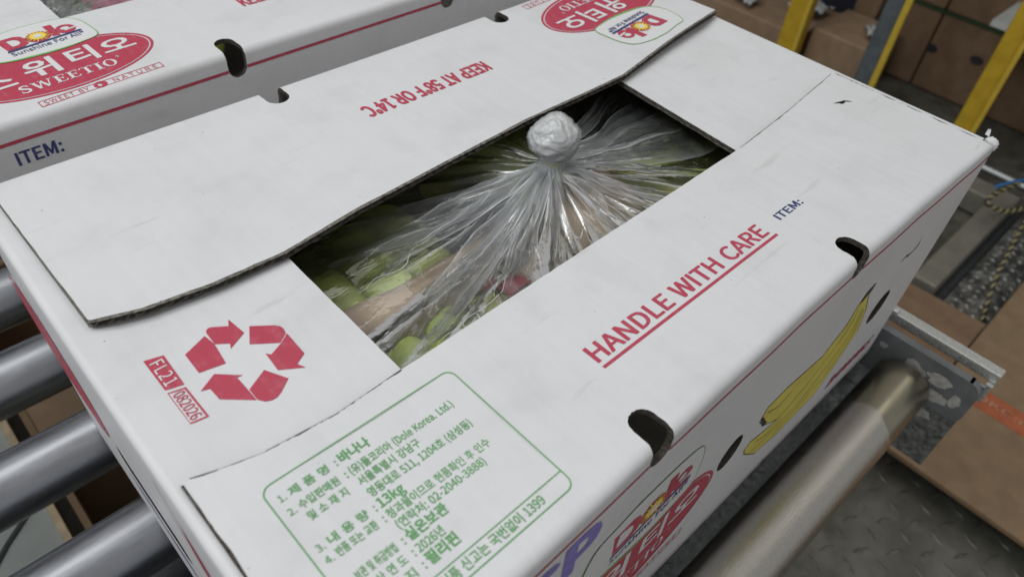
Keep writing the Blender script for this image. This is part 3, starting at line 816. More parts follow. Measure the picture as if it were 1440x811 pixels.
# ------------------------------------------------------------------ the print designs
def brand_logo(fold, parent, k=1.0, du=0.0, ds=0.0, full=True):
    """oval emblem with the leaf-shaped badge; designed in the frame of the top flap"""
    T = lambda sh: xf(sh, k, du, ds)
    cx, cy, a, b, rot = .078, .0475, .0655, .0335, .05
    pr("emblem_ring", fold, [T(poly2d(ellipse(cx, cy, a, b, rot, 72), ellipse(cx, cy, a - .0021, b - .0021, rot, 72)))], M_RED, parent, .0002)
    pr("emblem_oval", fold, [T(poly2d(ellipse(cx, cy, a - .0031, b - .0031, rot, 72)))], M_RED, parent, .0002)
    leaf_pts = [(.0441, .1102), (.0395, .098), (.0385, .0857), (.0435, .0755), (.0536, .0704), (.070, .0684), (.0879, .0687), (.1040, .0715),
                (.1165, .0762), (.1172, .090), (.1150, .104), (.1089, .1129), (.0930, .1168), (.0737, .1165), (.0560, .1128)]
    leaf = smooth_loop(leaf_pts, 4)
    cxl, cyl = .079, .0925
    inner = []
    for x, y in leaf:
        # the outline is heavy along the lower side, hair-thin along the top
        w = .0006 + .0018 * max(0, (cyl - y) / .024) * max(.15, 1 - abs(x - .066) / .06)
        L = math.hypot(x - cxl, y - cyl)
        inner.append((x - (x - cxl) / L * w, y - (y - cyl) / L * w))
    pr("badge_leaf_ground", fold, [T(poly2d(inner))], M_WHITEP, parent, .00045)
    pr("badge_leaf_outline", fold, [T(poly2d(leaf, inner))], M_LGREEN, parent, .0006)
    # wordmark on its bar
    sl = math.atan2(.0902 - .0848, .1046 - .0581)
    ca, sa = math.cos(sl), math.sin(sl)

    def rot_(sh, ox=.0585, oy=.0855):
        v, f = sh
        return [(ox + p[0] * ca - p[1] * sa, oy + p[0] * sa + p[1] * ca, *p[2:]) for p in v], f

    D = poly2d([(0, 0), (.0115, 0), (.0155, .0025), (.0172, .0085), (.0155, .0150), (.0115, .0178), (-.0004, .0182)],
               [(.0052, .0042), (.0092, .0042), (.0115, .0062), (.0120, .0092), (.0112, .0122), (.0088, .0140), (.0050, .0142)])
    o_ = poly2d(ellipse(.0245, .0070, .0085, .0078, 0, 24), ellipse(.0245, .0070, .0052, .0050, 0, 20))
    l_ = poly2d([(.0322, .0012), (.0372, .0), (.0392, .0185), (.0335, .0195)])
    e_ = poly2d(ellipse(.0440, .0062, .0068, .0070, 0, 24), ellipse(.0440, .0078, .0032, .0026, 0, 14))
    pr("badge_lettering", fold, [T(rot_(q)) for q in (D, o_, l_, e_)], M_RED, parent, .0007)
    pr("badge_letter_gap", fold, [T(rot_(poly2d([(.0425, .0034), (.0512, .0040), (.0512, .0058), (.0425, .0050)])))], M_WHITEP, parent, .0008)
    rays = []
    for i in range(16):
        t = 2 * PI * i / 16
        rr = .0112 if i % 2 else .0086
        c = (.0245 + rr * math.cos(t), .0078 + rr * .95 * math.sin(t))
        p = (.0245 + .004 * math.cos(t - .16), .0078 + .004 * math.sin(t - .16))
        q = (.0245 + .004 * math.cos(t + .16), .0078 + .004 * math.sin(t + .16))
        rays.append(([p, c, q], [(0, 1, 2)]))
    pr("badge_sun_ray", fold, [T(rot_(merge(*rays)))], M_SUN, parent, .0009)
    pr("badge_sun", fold, [T(rot_(poly2d(ellipse(.0245, .0078, .0055, .0052, 0, 24))))], M_SUN, parent, .0010)
    pr("badge_sun_core", fold, [T(rot_(poly2d(ellipse(.0245, .0078, .0028, .0026, 0, 18))))], M_WHITEP, parent, .0011)
    pr("badge_bar", fold, [T(rot_(poly2d([(-.0012, -.0030), (.0515, -.0030), (.0515, -.0006), (-.0006, -.0006)])))], M_NAVY, parent, .0007)
    pr("badge_slogan", fold, [T(rot_(text2d("Sunshine For All®", .0068, -.001, -.0092, width=.052, bold=.012)))], M_NAVY, parent, .0007)
    # the name in Hangul and in Roman capitals, reversed out in white
    sl2 = .045

    def r2(sh):
        v, f = sh
        c, s = math.cos(sl2), math.sin(sl2)
        return [(cx + (p[0] - cx) * c - (p[1] - cy) * s, cy + (p[0] - cx) * s + (p[1] - cy) * c, *p[2:]) for p in v], f

    hang = []
    for ch, x, y, sz, w in (("스", .0235, .0395, .026, .026), ("위", .0560, .0430, .026, .025), ("티", .0845, .0440, .025, .023), ("오", .1085, .0440, .023, .024)):
        hang.append(T(r2(text2d(ch, sz, x, y, width=w, bold=.030))))
    pr("emblem_hangul", fold, hang, M_WHITEP, parent, .0004)
    # serif capitals: thick and thin strokes with slab serifs
    pr("emblem_capitals", fold, [T(r2(serif("SWEETIO", .0098, .0455, .0262, .064))), T(r2(text2d("®", .006, .1115, .0330)))], M_WHITEP, parent, .0004)
    if full:
        y0, y1 = .0045, .0118
        fr = r2(poly2d([(.048, y0), (.131, y0), (.131, y1), (.048, y1)], [(.0486, y0 + .0006), (.1304, y0 + .0006), (.1304, y1 - .0006), (.0486, y1 - .0006)]))
        pr("motto_frame", fold, [T(fr)], M_RED, parent, .0002)
        pr("motto_lettering", fold, [T(r2(text2d("SWEET BY", .0062, .0505, .0058, width=.029, track=.1)))], M_RED, parent, .0002)
        pr("motto_lettering", fold, [T(r2(text2d("NATURE", .0062, .0955, .0058, width=.032, track=.2)))], M_RED, parent, .0002)
        pr("motto_dot", fold, [T(r2(poly2d(ellipse(.0875, .0083, .0045, .0042, .3, 24), ellipse(.0868, .0080, .0012, .0020, .3, 12))))], M_RED, parent, .0002)


def serif(word, h, x0, y0, width):
    """small stroke-built serif capitals, h = cap height"""
    A = []
    pen = 0
    t, th = .20, .07
    rect = lambda x, y, w, hh: ([(x, y), (x + w, y), (x + w, y + hh), (x, y + hh)], [(0, 1, 2, 3)])
    for ch in word:
        g = []
        if ch == 'I':
            g = [rect(.12, 0, t, 1), rect(0, 0, .44, th), rect(0, 1 - th, .44, th)]
            w = .44
        elif ch == 'T':
            g = [rect(.33, 0, t, 1), rect(.2, 0, .46, th), rect(0, 1 - th, .86, th), rect(0, .78, th, .2), rect(.79, .78, th, .2)]
            w = .86
        elif ch == 'E':
            g = [rect(.10, 0, t, 1), rect(0, 0, .72, th), rect(0, 1 - th, .70, th), rect(.2, .48, .34, th), rect(.66, 0, th, .26), rect(.63, .78, th, .2), rect(.5, .38, th, .27)]
            w = .74
        elif ch == 'W':
            st = lambda a, b, w_: ([(a[0], a[1]), (a[0] + w_, a[1]), (b[0] + w_, b[1]), (b[0], b[1])], [(0, 1, 2, 3)])
            g = [st((.08, 1), (.34, 0), .18), st((.62, 1), (.40, 0), .08), st((.56, 1), (.86, 0), .18), st((1.16, 1), (.92, 0), .08), rect(0, 1 - th, .36, th), rect(.48, 1 - th, .32, th), rect(1.04, 1 - th, .3, th)]
            w = 1.34
        elif ch == 'O':
            g = [fill([ellipse(.44, .5, .44, .52, 0, 28), ellipse(.44, .5, .25, .44, 0, 28)])]
            w = .88
        else:   # S
            c = smooth_line([(.56, .80), (.40, .96), (.16, .90), (.09, .73), (.22, .58), (.42, .46), (.56, .30), (.48, .09), (.24, .03), (.06, .18)], 4)
            n = len(c)
            g = [stroke2d(c, [.07 + .13 * math.sin(PI * i / (n - 1)) for i in range(n)]), rect(.52, .70, th, .28), rect(.03, .03, th, .28)]
            w = .62
        v, f = merge(*g)
        A.append(([(pen + x, y) for x, y in v], f))
        pen += w + .12
    v, f = merge(*A)
    kx = width / (pen - .12)
    return [(x0 + x * kx, y0 + y * h) for x, y in v], f


# ------------------------------------------------------------------ cartons
CL, CW, CH = .5524, .360, .2272


def obround(cu, s0, s1, w, n=8):
    r = w / 2
    out = [(cu + r * math.cos(t), s1 - r + r * math.sin(t)) for t in [PI * i / n for i in range(n + 1)]]
    out += [(cu + r * math.cos(t), s0 + r + r * math.sin(t)) for t in [PI + PI * i / n for i in range(n + 1)]]
    return out


def star_hole(cx, cs):
    return [(cx + dx, cs + ds) for dx, ds in ((-.0085, .0035), (-.004, .0005), (-.0035, -.0012), (.0002, -.0020), (.0022, -.0012), (.0062, -.0042), (.0074, -.0040),
                                              (.0034, .0006), (.0016, .0010), (-.0008, .0014), (-.0030, .0022))]


def yoff(x):
    return .0005 * noise.noise(Vector((x * 24, 3, 1))) + interp(x, [0, .096, .163, .235, .30, .39, .48, .55], [-.0025, -.0018, -.0002, .0003, .0016, .0014, .0008, 0])


def red_line(fold, u0, u1, s, w, parent, gaps=(), name="red_line"):
    """a ruled line, broken where holes are cut through the card"""
    a = u0
    for g0, g1 in list(gaps) + [(u1, u1)]:
        pr(name, fold, [stroke2d(dense((a, s), (g0, s), max(3, int((g0 - a) / .014))), w)], M_RED, parent)
        a = g1


def carton(label, first):
    root = thing("banana_carton", label, "cardboard box", group=None)
    ZF = .0022
    dep = lambda s: min(1, max(0, 1 - (-s - .02) / .2)) * (math.exp(-max(0, s) / .03))
    fr = Fold((0, 0, 0), (1, 0, 0), (0, 1, 0), bow=(lambda u, s: -yoff(u) * dep(s)) if first else (lambda u, s: -.002 * math.sin(PI * u / CL) * dep(s)), z0=ZF,
              lift=lambda u, y: -.0016 * sm((u - .46) / .07) - .0018 * sm(y / .06) * sm((u - .02) / .08) * sm((.52 - u) / .08))
    bk = Fold((CL, CW, 0), (-1, 0, 0), (0, -1, 0), z0=.0018, bow=lambda u, s: -.0015 * math.sin(PI * u / CL) * dep(s) if first else .0,
              lift=(lambda u, y: (.0010 * sm((u - .40) / .13) + .0006 + .0046 * sm((.20 - u) / .18)) * min(1, y / .14) ** 1.3) if first else (lambda u, y: .001 * y / .14))
    lf = Fold((0, CW, 0), (0, -1, 0), (1, 0, 0), r=.004, z0=0, bow=lambda u, s: .0012 * math.sin(PI * u / CW) * dep(s),
              lift=lambda u, x: -.0032 * sm((x - .003) / .012))
    rt = Fold((CL, 0, 0), (0, 1, 0), (-1, 0, 0), r=.004, z0=0, lift=lambda u, x: -.0032 * sm((x - .003) / .012))

    # front wall and flap: one sheet
    if first:
        fe = [(.0045, .1155), (.0085, .1150), (.020, .1110), (.036, .1070), (.070, .1045), (.108, .1065), (.25, .1095), (.394, .1120), (.47, .1180), (.541, .1262), (.5440, .1258)]
    else:
        fe = [(.0045, .128), (.30, .130), (.5440, .132)]
    q = fr.q
    out = [(0, -CH - ZF), (.23, -CH - ZF + (.0002)), (.371, -CH - ZF), (.374, -CH - ZF + .0035), (.380, -CH - ZF + .0003), (CL, -CH - ZF), (CL, -q), (.5440, 0)]
    out += [(u, fr.S(y)) for u, y in reversed(fe)] + [(.0045, 0), (0, -q)]
    holes = [obround(.1700, -.0175, .0185, .0150), obround(.3580, -.0165, .0185, .0150)]
    if first:
        holes += [ellipse(.4757, fr.Sz(-.118), .0135, .0165, 0, 24), ellipse(.278, fr.Sz(-.119), .0125, .0160, 0, 24), star_hole(.5075, fr.S(.0985))]
    sheet("front_panel", fr, out, holes, root)
    # back wall and flap
    if first:
        be = [(.0045, .2440), (.020, .2420), (.083, .2336), (.152, .2220), (.25, .2230), (.395, .2144), (.445, .2079), (.484, .2091), (.518, .2140), (.5390, .2212), (.5402, .2222)]
    else:
        be = [(.0105, .2435), (.54, .2425)]
    out = [(0, -CH - .0018), (CL, -CH - .0018), (CL, -bk.q), (.5420, .002)] + [(u, bk.S(CW - y)) for u, y in reversed(be)] + [(.0040, .002), (0, -bk.q)]
    hb = [obround(CL - .1850, -.0175, .0215, .0160), obround(CL - .3890, -.0175, .0205, .0160)] if first else [obround(.1815, -.0195, .0205, .0150), obround(.385, -.0195, .0205, .0150)]
    sheet("back_panel", bk, out, hb, root)
    if first:
        flutes(bk, [(u, bk.S(CW - y)) for u, y in be], root)
        flutes(bk, [(.5420, bk.S(.012)), (.5408, bk.S(CW - .2222))], root)
    # left wall with the inner flap
    e = .0042
    xl = [(.109, lf.S(.1085)), (.3545, lf.S(.109))]
    out = [(e, -CH), (CW - e, -CH), (CW - e, -lf.q), (CW - .007, .003), (CW - .0075, lf.S(.108)), (.0085, lf.S(.1102)), (.0085, .003), (e, -lf.q)]
    hl = []
    if first:
        hl = [obround_h(CW - .210, lf.Sz(-.135), .095, .024)]
    sheet("left_panel", lf, out, hl, root)
    # right wall with the inner flap; its edge closes the window on the right
    out = [(e, -CH), (CW - e, -CH), (CW - e, -rt.q), (CW - .007, .003), (CW - .0075, rt.S(CL - .409) if first else rt.S(.108)), (.224, rt.S(CL - .4012) if first else rt.S(.108)), (.112, rt.S(CL - .3942) if first else rt.S(.108)), (.0085, rt.S(CL - .388) if first else rt.S(.108)), (.0085, .003), (e, -rt.q)]
    sheet("right_panel", rt, out, [], root)
    if first:
        flutes(rt, [(.226, rt.S(CL - .4013)), (.165, rt.S(CL - .3975)), (.112, rt.S(CL - .3942)), (.105, rt.S(CL - .3938))], root)
        flutes(fr, [(.5440, fr.S(.008)), (.5440, fr.S(.1258))], root)
        wear_shade_edge(fr, [(u, fr.S(y)) for u, y in fe[1:6]], root, 5, .62)
        wear_shade_edge(fr, [(u, fr.S(y)) for u, y in fe[7:-1]], root, 6, .6)
        wear_shade_edge(fr, [(.5440, fr.S(.1245)), (.5440, fr.S(.010))], root, 7, 1.1)
        wear_shade_edge(fr, [(.0047, fr.S(.006)), (.0047, fr.S(.1150))], root, 8, .9, .0011)  # solid dark strip painting the shadow gap at the flap's left end
    box("bottom_panel", .004, .004, -CH, CL - .004, CW - .004, -CH + .004, M_KRAFT_IN, root)

    # ---- print
    red_line(fr, .0005, CL - .0005, fr.Sz(-.0118), .0021, root, [(.1630, .1770), (.3515, .3645)])
    red_line(bk, .0005, CL - .0005, bk.Sz(-.0125), .0024, root, [(.1555, .1715), (.3595, .3750)] if first else [(.1740, .1890), (.3775, .3925)])
    # back flap / back wall
    pr("storage_lettering", bk, [text2d("KEEP AT 58°F OR 14°C", .0180, .2230, bk.S(.0598), width=.1095, bold=.055)], M_RED, root)
    pr("item_lettering", bk, [text2d("ITEM:", .0125, .0225, bk.Sz(-.0290), width=.0295, bold=.030)], M_NAVY, root)
    brand_logo(bk, root)
    if not first:
        rebase(root, (CL / 2, CW / 2, -CH))
        return root
    # cutouts on the line are already open; front wall, lower line
    red_line(fr, .0005, CL - .0005, fr.Sz(-.2225), .0008, root, name="thin_red_line")
    pr("handling_lettering", fr, [text2d("HANDLE WITH CARE", .0143, .1795, fr.S(.0492), width=.1530, bold=.030)], M_RED, root)
    pr("handling_underline", fr, [stroke2d(dense((.1805, fr.S(.0457)), (.3345, fr.S(.0457)), 20), .0018)], M_RED, root)
    pr("item_lettering", fr, [text2d("ITEM:", .0074, .3470, fr.S(.0518), width=.0282, bold=.030)], M_NAVY, root)
    information_label(fr, root)
    recycling_mark(lf, root)
    # the front wall pictures
    Z = fr.Sz
    ban = [(.4213, -.0589), (.4110, -.0610), (.4062, -.0700), (.4031, -.0880), (.3831, -.1060), (.3352, -.1000), (.3124, -.1016), (.3102, -.1157), (.3233, -.1313), (.352, -.150),
           (.3300, -.1452), (.3113, -.1394), (.3071, -.1456), (.3120, -.1550), (.3371, -.1791), (.3750, -.1880), (.4252, -.1840), (.4421, -.1565), (.4507, -.1282), (.4380, -.0961), (.4205, -.0705)]
    ban = [(u, Z(z)) for u, z in ban]
    pr("banana_picture", fr, [poly2d(ban)], M_YELLOW, root, .0002)
    lines = [stroke2d(ban, .0007, True)]
    for ln_ in ([(.4140, -.080), (.412, -.105), (.390, -.130), (.352, -.150)], [(.424, -.085), (.430, -.115), (.412, -.145), (.372, -.165), (.326, -.165)],
                [(.430, -.090), (.440, -.128), (.420, -.160), (.360, -.178)], [(.318, -.112), (.335, -.120), (.350, -.117)], [(.322, -.150), (.345, -.160), (.36, -.158)]):
        lines.append(stroke2d(smooth_line([(u, Z(z)) for u, z in ln_]), .0007))
    lines.append(poly2d([(u, Z(z)) for u, z in ((.4222, -.0582), (.4105, -.0605), (.4062, -.0690), (.4110, -.0700), (.4205, -.0655))]))
    lines.append(poly2d([(u, Z(z)) for u, z in ((.3102, -.1130), (.3130, -.1125), (.3270, -.1310), (.3220, -.1318))]))
    pr("banana_outline", fr, lines, M_BLACK, root, .0004)
    pr("fruit_lettering", fr, [text2d("BANANAS", .0190, .4530, Z(-.2020), width=.0760, bold=.035, shear=.22)], M_RED, root)
    pr("blue_mark", fr, [stroke2d([(u, Z(z)) for u, z in ((.486, -.0540), (.4870, -.0620), (.4800, -.0640), (.4740, -.0640), (.4690, -.0612), (.4610, -.0630))], [.0004, .0028, .0012, .0026, .0022, .0005])], M_NAVY, root)
    Pl = [(.1300, -.0262), (.1262, -.0225), (.1174, -.0214), (.1133, -.0295), (.1150, -.0400), (.1209, -.0502), (.1172, -.0525), (.1110, -.0430), (.1085, -.0290), (.1120, -.0170), (.1270, -.0165), (.1345, -.0250), (.1330, -.0345), (.1240, -.0390), (.1180, -.0370), (.1180, -.0330), (.1255, -.0335)]
    pr("violet_lettering", fr, [text2d("P", .044, .1085, Z(-.0505), width=.026, bold=.06, shear=-.05), text2d("C", .044, .0800, Z(-.0530), width=.026, bold=.06)], M_PURPLE, root)
    # same emblem as on the flap, larger, on the wall
    brand_logo(fr, root, 1.28, .0800, Z(-.1965), full=True)
    # left wall
    Zl = lf.Sz
    U = lambda y: CW - y
    pr("side_emblem", lf, [poly2d(ellipse(U(.330), Zl(-.110), .072, .045, 0, 40), ellipse(U(.330), Zl(-.110), .069, .042, 0, 40)), poly2d(ellipse(U(.330), Zl(-.110), .067, .040, 0, 40))], M_RED, root)
    pr("side_leaf", lf, [stroke2d(smooth_loop([(U(.385), Zl(-.05)), (U(.345), Zl(-.03)), (U(.310), Zl(-.05)), (U(.312), Zl(-.10)), (U(.35), Zl(-.115)), (U(.385), Zl(-.09))]), .0012, True)], M_GREEN, root, .0004)
    pr("side_blue_stripe", lf, [stroke2d(dense((U(.262), Zl(-.165)), (U(.165), Zl(-.172)), 8), [.002, .006, .008, .007, .005, .007, .009, .006, .003])], M_PURPLE, root)
    pr("side_figure", lf, [poly2d([(U(.1273), Zl(-.040)), (U(.1190), Zl(-.072)), (U(.1075), Zl(-.085)), (U(.1010), Zl(-.075)), (U(.1120), Zl(-.055))]),
                           stroke2d([(U(.140), Zl(-.02)), (U(.120), Zl(-.09)), (U(.100), Zl(-.12)), (U(.085), Zl(-.10)), (U(.105), Zl(-.05)), (U(.140), Zl(-.02))], .0008)], M_RED, root)
    pr("side_slit", lf, [stroke2d(dense((U(.150), Zl(-.185)), (U(.105), Zl(-.19)), 6), [.001, .004, .003, .006, .004, .005, .001])], M_BLACK, root)
    # the front right corner is crushed and its liner curls up
    corner(fr, rt, root)
    rebase(root, (CL / 2, CW / 2, -CH))
    return root


def wear_shade_edge(fold, pts, root, seed, k, floor_w=0.0):
    """exposed grey core showing in broken bits along a rubbed flap edge; with floor_w, a painted gap shadow"""
    rnd = random.Random(seed)
    line = []
    for a, b in zip(pts, pts[1:]):
        line += dense(a, b, max(2, int(math.hypot(b[0] - a[0], b[1] - a[1]) / .0011)))[:-1]
    V, F = [], []
    for i, (u, s) in enumerate(line):
        a = line[max(0, i - 1)]
        b = line[min(len(line) - 1, i + 1)]
        L = math.hypot(b[0] - a[0], b[1] - a[1])
        nx, ny = -(b[1] - a[1]) / L, (b[0] - a[0]) / L
        t = noise.noise(Vector((i * .11, seed, 0))) + .45 * noise.noise(Vector((i * .5, seed, 3)))
        w = max(.00003, (.00020 + .0010 * max(0, t) + rnd.uniform(0, .00022)) * k)
        if t < -.08 and not floor_w:
            w *= .12
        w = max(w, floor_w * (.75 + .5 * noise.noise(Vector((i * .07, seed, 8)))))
        V.append((*fold.P(u + nx * .0002, s + ny * .0002, .0001),))
        V.append((*fold.P(u - nx * w, s - ny * w, .00022),))
    for i in range(len(line) - 1):
        F.append((2 * i, 2 * i + 1, 2 * i + 3, 2 * i + 2))
    link("wear_shade_edge", V, F, M_RIM, root)


def obround_h(cu, cs, L, w, n=8):
    r = w / 2
    out = [(cu + L / 2 - r + r * math.cos(t), cs + r * math.sin(t)) for t in [-PI / 2 + PI * i / n for i in range(n + 1)]]
    out += [(cu - L / 2 + r + r * math.cos(t), cs + r * math.sin(t)) for t in [PI / 2 + PI * i / n for i in range(n + 1)]]
    return out


def corner(fr, rt, root):
    bm = bmesh.new()
    bmesh.ops.create_icosphere(bm, subdivisions=3, radius=1)
    c = Vector((CL - .0018, .0035, -.0028))
    for v in bm.verts:
        p = v.co.copy()
        k = 1 + .28 * noise.noise(p * 2.3) + .1 * noise.noise(p * 6)
        v.co = c + Vector((p.x * .0038 * k, p.y * .0052 * k, p.z * .0052 * k))
    vs = [v.co.copy() for v in bm.verts]
    fs = [tuple(v.index for v in f.verts) for f in bm.faces]
    bm.free()
    link("crushed_corner", vs, fs, M_CARD, root, smooth=True)
    # a curl of torn liner
    V, F = [], []
    for i in range(7):
        t = i / 6
        for j in range(3):
            V.append((CL + .0012 * math.sin(t * 2.2), .0085 + .0016 * (j - 1) * (1 - .5 * t) + .001 * t, .0006 + .0062 * t - .001 * t * t + .0006 * math.sin(j + 3 * t)))
    for i in range(6):
        for j in range(2):
            F.append((3 * i + j, 3 * i + j + 1, 3 * i + j + 4, 3 * i + j + 3))
    link("torn_liner", V, F, M_CARD, root, smooth=True)


def information_label(fr, root):
    Sf = fr.S
    fx0, fx1, ytop, ybot = .0257, .1243, .0925, .0118
    a = roundrect(fx0, Sf(ybot), fx1, Sf(ytop), .0050)
    b = roundrect(fx0 + .00055, Sf(ybot + .00055), fx1 - .00055, Sf(ytop - .00055), .0045)
    pr("label_frame", fr, [poly2d(a, b), stroke2d(dense((fx0, Sf(.0205)), (fx1, Sf(.0205)), 12), .0005)], M_GREEN, root)
    T = []
    sz = .0052

    def row(base, num, left, right, colon=True, bold=False, slope=0.0, lx0=.0343, lw=.0186, rx=.0578, rw=None, rs=None):
        if num:
            T.append(text2d(num, sz * .84, .0294, Sf(base), bold=.006))
        if left:
            T.append(text2d(left, sz * .92, lx0, Sf(base), width=lw, bold=.018))
        if colon:
            T.append(text2d(":", sz, .0554, Sf(base), bold=.02))
        if right:
            T.append(text2d(right, rs or sz, rx, Sf(base), width=rw, bold=.038 if bold else .019))

    row(.0824, "1.", "제 품 명", "바나나", bold=True, rw=.0148, rs=.0060)
    row(.0750, "2.", "수입판매원", "(유)돌코리아 (Dole Korea. Ltd.)", rw=.0548)
    row(.0686, "", "및 소 재 지", "서울특별시 강남구", colon=False, rw=.0310)
    row(.0620, "", "", "영동대로 511, 1204호 (삼성동)", colon=False, rw=.0545)
    row(.0555, "3.", "내 용 량", "13kg", bold=True, rw=.0125, rs=.0060)
    row(.0495, "4.", "반품 또는 교환", "청과물이므로 현품확인 후 인수", rw=.0538)
    row(.0437, "", "", "(연락처: 02-2040-3888)", colon=False, rw=.0462)
    row(.0374, "5.", "보관 및 취급방법", "실온보관", bold=True, rw=.0200, rs=.0060)
    row(.0312, "6.", "생 산 연 도", "2026년", rw=.0132)
    row(.0250, "7.", "원 산 지", "필리핀", bold=True, rw=.0155, rs=.0062)
    T.append(text2d("부정·불량식품 신고는 국번없이 1399", .0056, .0340, Sf(.0146), width=.0755, bold=.018))
    pr("label_lettering", fr, T, M_GREEN, root)


def recycling_mark(lf, root):
    def L2(pts):   # (x, y) on the top -> frame of the left flap
        return [(CW - y, lf.S(x)) for x, y in pts]
    arrows = [
        [(.0379, .1801), (.0377, .1662), (.0495, .1636), (.0511, .1779), (.0500, .1850)],
        [(.0515, .1861), (.0520, .1876), (.0535, .1886), (.0552, .1881), (.0616, .1837), (.0636, .1877), (.0651, .1751), (.0554, .1701), (.0568, .1732), (.0512, .1774)],
        [(.0691, .1774), (.0787, .1701), (.0803, .1680), (.0807, .1655), (.0799, .1624), (.0748, .1587), (.0634, .1670)],
        [(.0803, .1619), (.0799, .1458), (.0739, .1424), (.0758, .1381), (.0653, .1449), (.0661, .1573), (.0678, .1550), (.0750, .1583)],
        [(.0606, .1490), (.0664, .1377), (.0600, .1330), (.0570, .1316), (.0545, .1316), (.0518, .1330), (.0498, .1360), (.0499, .1433)],
        [(.0494, .1361), (.0375, .1469), (.0372, .1548), (.0334, .1562), (.0425, .1613), (.0518, .1525), (.0492, .1529), (.0494, .1435)],
    ]
    pr("recycling_arrows", lf, [poly2d(L2(a)) for a in arrows], M_RED, root)
    pr("code_block", lf, [poly2d(L2([(.0217, .1886), (.0305, .1860), (.0299, .1643), (.0218, .1665)]))], M_RED, root)
    pr("code_frame", lf, [poly2d(L2([(.0217, .1646), (.0297, .1626), (.0299, .1414), (.0216, .1428)]), L2([(.0225, .1637), (.0288, .1620), (.0290, .1424), (.0224, .1436)]))], M_RED, root)
    pr("code_lettering", lf, [text2d("FL21", .0080, CW - .1852, lf.S(.0232), width=.0178, bold=.004, track=.08)], M_WHITEP, root, .0005)
    pr("code_number", lf, [text2d("082026", .0068, CW - .1622, lf.S(.0232), width=.0184, bold=.016)], M_RED, root)


main_carton = carton("open white banana carton in the foreground with a knotted plastic bag in its window", True)
second_carton = carton("white banana carton standing behind the nearer one, cut off by the upper left edge", False)
# the second carton stands turned half round on the same rollers
second_carton.location = (.011 + CL / 2, .4205 + CW / 2, -CH - .001)
second_carton.rotation_euler = (0, 0, PI + .012)
main_carton['group'] = second_carton['group'] = "white banana cartons on the roller conveyor"
# ------------------------------------------------------------------ metals, film, fruit
def metal(name, c, rough, nscale=60, var=.2, stretch=None, bumpd=.0002, rvar=.15):
    m, nt, b = new_mat(name)
    b.inputs['Metallic'].default_value = 1
    n = noise_node(nt, nscale, 5, .6, stretch=stretch)
    r = ramp(nt, n.outputs[0], [(.3, tuple(x * (1 - var) for x in c)), (.7, tuple(min(1, x * (1 + var)) for x in c))])
    nt.links.new(r.outputs[0], b.inputs['Base Color'])
    rr = ramp(nt, n.outputs[0], [(.3, (rough - rvar,) * 3), (.7, (rough + rvar,) * 3)])
    nt.links.new(rr.outputs[0], b.inputs['Roughness'])
    bump(nt, b, n.outputs[0], .5, bumpd)
    return m


M_ROLL = metal("galvanised_roller", (.40, .415, .44), .36, 55, .10, (.5, 2.2, 2.2), .00008, .07)
M_WORN = metal("worn_bright_roller", (.52, .50, .45), .25, 950, .14, (.6, 1, 1), .0006, .10)
M_SLEEVE = metal("oily_roller_end", (.36, .335, .25), .32, 30, .06, None, .00005, .05)
M_GALV = metal("spangled_zinc_sheet", (.42, .44, .44), .48, 190, .40, None, .0001, .10)
M_ALU = metal("aluminium_strip", (.66, .67, .64), .58, 500, .14, None, .0002, .1)
M_GUIDE = plain("grey_painted_guide", (.19, .20, .205), .42, .2, 45, .2, .0002)
M_DARKMETAL = plain("dark_painted_metal", (.075, .082, .085), .45, .3, 60, .25, .0002)
M_FLAKE = plain("bare_flaked_patch", (.50, .49, .46), .55, .2, 200, .25, .0002)
M_FLOOR = plain("steel_floor", (.15, .147, .12), .55, .3, 18, .35, .0006)
M_TREAD = plain("steel_tread_raised", (.15, .148, .125), .45, .4, 60, .3)
M_LITFLOOR = metal("lit_floor_metal", (.62, .62, .58), .42, 40, .25)
M_CARTON = plain("brown_carton", (.27, .182, .105), .8, 0, 30, .14, .0004)
M_CARTON2 = plain("brown_carton_dull", (.23, .145, .085), .82, 0, 22, .18, .0004)
M_CARTON3 = plain("brown_carton_pale", (.38, .26, .165), .8, 0, 25, .15, .0004)
M_YPOST = plain("yellow_paint", (.62, .41, .03), .45, 0, 30, .14, .0003)
M_GPOST = plain("grey_post_paint", (.17, .20, .22), .45, .4, 40, .2, .0003)
M_KRAFT = plain("kraft_pad", (.50, .37, .25), .75, 0, 60, .12, .0004)
M_DARKBLUE = plain("dark_navy", (.012, .014, .024), .7, 0, 20, .3, .002)
M_WALL = plain("dark_wall", (.05, .05, .055), .9, 0, 3, .3)
M_SHEETG = plain("grey_green_board", (.42, .46, .44), .6, 0, 25, .12, .0002)
M_CREAM = plain("cream_edge", (.62, .50, .33), .7, 0, 60, .2)
M_TAPE = plain("orange_tape", (.46, .135, .06), .35, 0, 60, .15)
M_TAPETXT = plain("tape_print", (.50, .28, .18), .45)
M_STRAP = plain("green_strap", (.03, .07, .03), .5)
M_LABELW = plain("white_label", (.75, .75, .74), .6, 0, 60, .1)
M_PLASTICW = plain("white_plastic", (.62, .64, .62), .45, 0, 30, .12)
M_BLUEW = plain("blue_wire", (.05, .22, .55), .4)
M_YB = None


